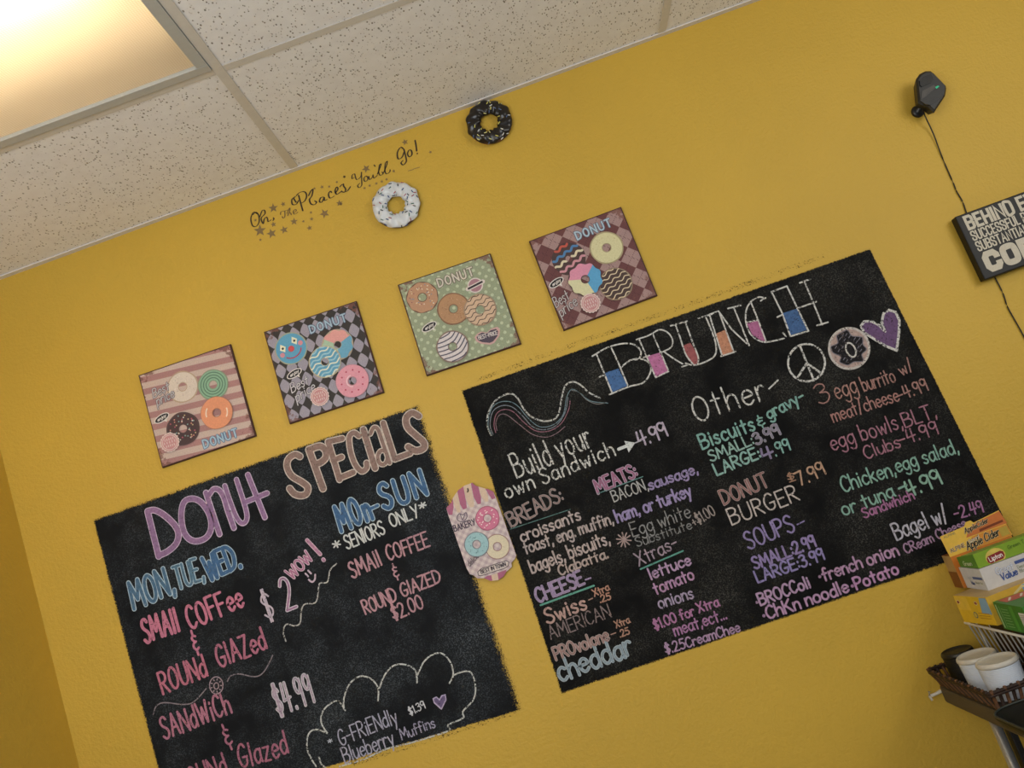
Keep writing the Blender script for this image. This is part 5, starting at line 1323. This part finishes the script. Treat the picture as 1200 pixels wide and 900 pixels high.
# yellow box
b = Carton('tea_box', (.907, -.250, .8235), (.185, .150, .072), 7, ('#d0a53a', '#d9b32c', '#bda06a'), 'yellow tea box with blue print at the bottom of the tea stack')
b.shape(b.side, [(.105, .030), (.148, .0275), (.148, .070), (.118, .070)], '#7fa5c2', label='blue print'); b.shape(b.side, R4(.002, .034, .060, .070), '#e0bd45')
for xx in (.014, .095):
    c = (xx, .055); m = MB(); disc(m, b.side, c, .0075, .0006, 0, 18, .0055); disc(m, b.side, c, .0058, .0009, 1, 18, .0038); m.build('round_emblem', [plain('#dccfa0', .5), plain('#8e3a34', .5)], b.root)
m = MB(); disc(m, b.side, (.072, .023), .0085, .0006, 0, 18, .0085); disc(m, b.side, (.072, .023), .006, .0009, 1, 18, .006); m.build('round_emblem', [plain('#5b6a70', .5), plain('#c9b14a', .5)], b.root)
for k in range(3): b.shape(b.side, [(.088, .016 + k * .0065), (.135, .016 + k * .0065)], '#a5741f', w=.0016)
b.shape(b.front, [(.055, .030), (.075, .055), (.10, .066), (.125, .060), (.14, .040)], '#d9c48c', w=.006); b.shape(b.front, R4(.100, .034, .182, .070), '#6f9cc0', label='blue print')
# cider box behind, its printed flap standing up
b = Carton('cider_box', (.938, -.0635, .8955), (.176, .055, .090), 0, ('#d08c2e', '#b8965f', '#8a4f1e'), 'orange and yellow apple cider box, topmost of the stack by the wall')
b.shape(b.front, R4(.0, .0, .17, .09), '#c8762c')
b.shape(b.side, R4(.0, .0, .053, .045), '#7d4a22', label='dark brown print')  # shade on the lower left face, put into the colour
fl = Plane(b.loc + Vector((.0, -.0008, .0)), (1, 0, 0), (0, 0, 1))
m = MB()
flap = [(0, .088), (.176, .088), (.170, .158), (.118, .153), (.112, .164), (.096, .1655), (.086, .160), (.080, .150), (-.004, .146)]
flap = [(-.001, .088), (.178, .088), (.170, .156), (.060, .151), (.090, .151), (.092, .160), (.080, .166), (.066, .160), (.060, .151), (-.005, .148)]
flap = [(-.001, .088), (.178, .088), (.172, .160), (.096, .152), (.090, .160), (.076, .160), (.068, .151), (-.004, .147)]
kf = len(flap)
fill(m, fl, flap, .0006, 0); m.add([fl.p(a, c_, .0006) for a, c_ in flap] + [fl.p(a, c_, -.0006) for a, c_ in flap], [(i, kf + i, kf + (i + 1) % kf, (i + 1) % kf) for i in range(kf)] + [tuple(range(kf, 2 * kf))]); m.build('flap', plain('#e3b648', .45, var=.06), b.root)
b.shape(fl, [(.060, .121), (.178, .121), (.172, .158), (.100, .150), (.078, .142)], '#c97138', off=.0010); b.shape(fl, [(.056, .089), (.176, .089), (.176, .119), (.075, .119)], '#d58a35', off=.0010)
b.shape(fl, [(.100, .124), (.170, .128), (.170, .134), (.102, .131)], '#7c3a1c', off=.0014); b.shape(fl, R4(.150, .092, .174, .116), '#b99a3f', off=.0014)
b.text(fl, 'AppleCider', (.062, .133), (.132, .140), .013, '#3a2416', .0022, .3, .0018, '#e6cfa0', .0007)
b.text(fl, 'ALPINE', (.004, .139), (.038, .141), .0055, '#9a8a5c', .0010, 0, .0018)
b.text(fl, 'ALPINE', (.006, .098), (.048, .101), .010, '#7a5a3a', .0017, 0, .0018, '#e6d7b4', .0006)
b.text(fl, 'Spiced', (.062, .105), (.092, .110), .009, '#e9dcc2', .0014, .2, .0018, '#7a4a22', .0005)
b.text(fl, 'Apple Cider', (.050, .090), (.146, .099), .020, '#2a1c12', .0030, .3, .0019, '#e6cfa0', .0008)
# white box with the green box on it
b = Carton('tea_box', (.945, -.190, .8955), (.19, .121, .0565), 0, ('#c9c5c1', '#cfd2d8', '#c4c0bb'), 'white tea box with blue lettering under the green tea box')
b.text(b.front, 'Great', (.036, .030), (.082, .030), .016, '#d5d8de', .0020, .1, .0009, '#4a5f96', .0004); b.text(b.front, 'Value', (.043, .012), (.086, .014), .016, '#3f5590', .0030, .1)
b.shape(b.front, R4(.090, .038, .188, .046), '#46588e', label='blue stripe'); b.text(b.front, 'Decaffeinated', (.092, .026), (.152, .026), .008, '#76805c', .0010); b.text(b.front, 'Black Tea', (.093, .015), (.135, .015), .008, '#76805c', .0010)
b.shape(b.side, R4(.060, .027, .116, .034), '#4f66a0'); b.text(b.side, 'Value', (.040, .012), (.060, .012), .009, '#4f66a0', .0016); b.text(b.side, 'Black Tea', (.068, .016), (.108, .016), .005, '#7d8a66', .0009)
b.text(b.side, 'Great', (.030, .026), (.052, .026), .008, '#b9c2d0', .0012)
b = Carton('tea_box', (.948, -.184, .9530), (.19, .108, .038), 0, ('#7fa02c', '#4f8a33', '#6f9a35'), 'green tea box with a red emblem on top of the white box', skew=.012)
c = (.052, .014); m = MB(); fill(m, b.front, [(c[0] + .026 * math.cos(a), max(.0006, min(.0372, c[1] + .021 * math.sin(a)))) for a in [2 * math.pi * k / 26 for k in range(26)]], .0004); m.build('sun_emblem', plain('#d3bd5a', .5), b.root)
b.shape(b.front, [(.028, .006), (.034, .001), (.068, .003), (.075, .010), (.075, .020), (.068, .024), (.034, .021), (.028, .016)], '#86282a', 'red_label', .0008)
b.text(b.front, 'Lipton', (.034, .0065), (.069, .009), .011, '#e9dfd8', .0020, 0, .0012); b.text(b.front, 'Green Tea', (.090, .020), (.148, .022), .009, '#3f5a1c', .0011)
b.shape(b.front, R4(.156, .016, .188, .036), '#8da05a'); b.text(b.side, 'Green', (.030, .005), (.080, .007), .011, '#cfe0c0', .0024)
# green box at the front
b = Carton('tea_box', (.916, -.400, .8135), (.19, .143, .068), 0, ('#3f8233', '#2f7a2c', '#3f7a38'), 'green tea box with white print at the front of the wire basket')
b.shape(b.side, R4(.006, .004, .012, .062), '#a9c79b'); b.shape(b.side, R4(.022, .006, .024, .060), '#8fbf86')
for k in range(7): b.shape(b.side, [(.030, .010 + k * .0072), (.062, .010 + k * .0072)], '#7fb377', w=.0018)
b.shape(b.side, R4(.074, .004, .090, .064), '#49983a'); b.shape(b.side, R4(.112, .010, .141, .052), '#d3d6d3', label='white barcode panel')
for k in range(8): b.shape(b.side, [(.115, .014 + k * .0046), (.138, .014 + k * .0046)], '#8b918f', w=.0018, off=.0008)
b.shape(b.top, [(.010, .090), (.19, .075), (.19, .135), (.010, .138)], '#b9554a', label='red printed panel')
for k in range(5): b.shape(b.top, [(.022 + k * .03, .100), (.036 + k * .03, .124)], '#e0d3c4', w=.006, off=.0008)
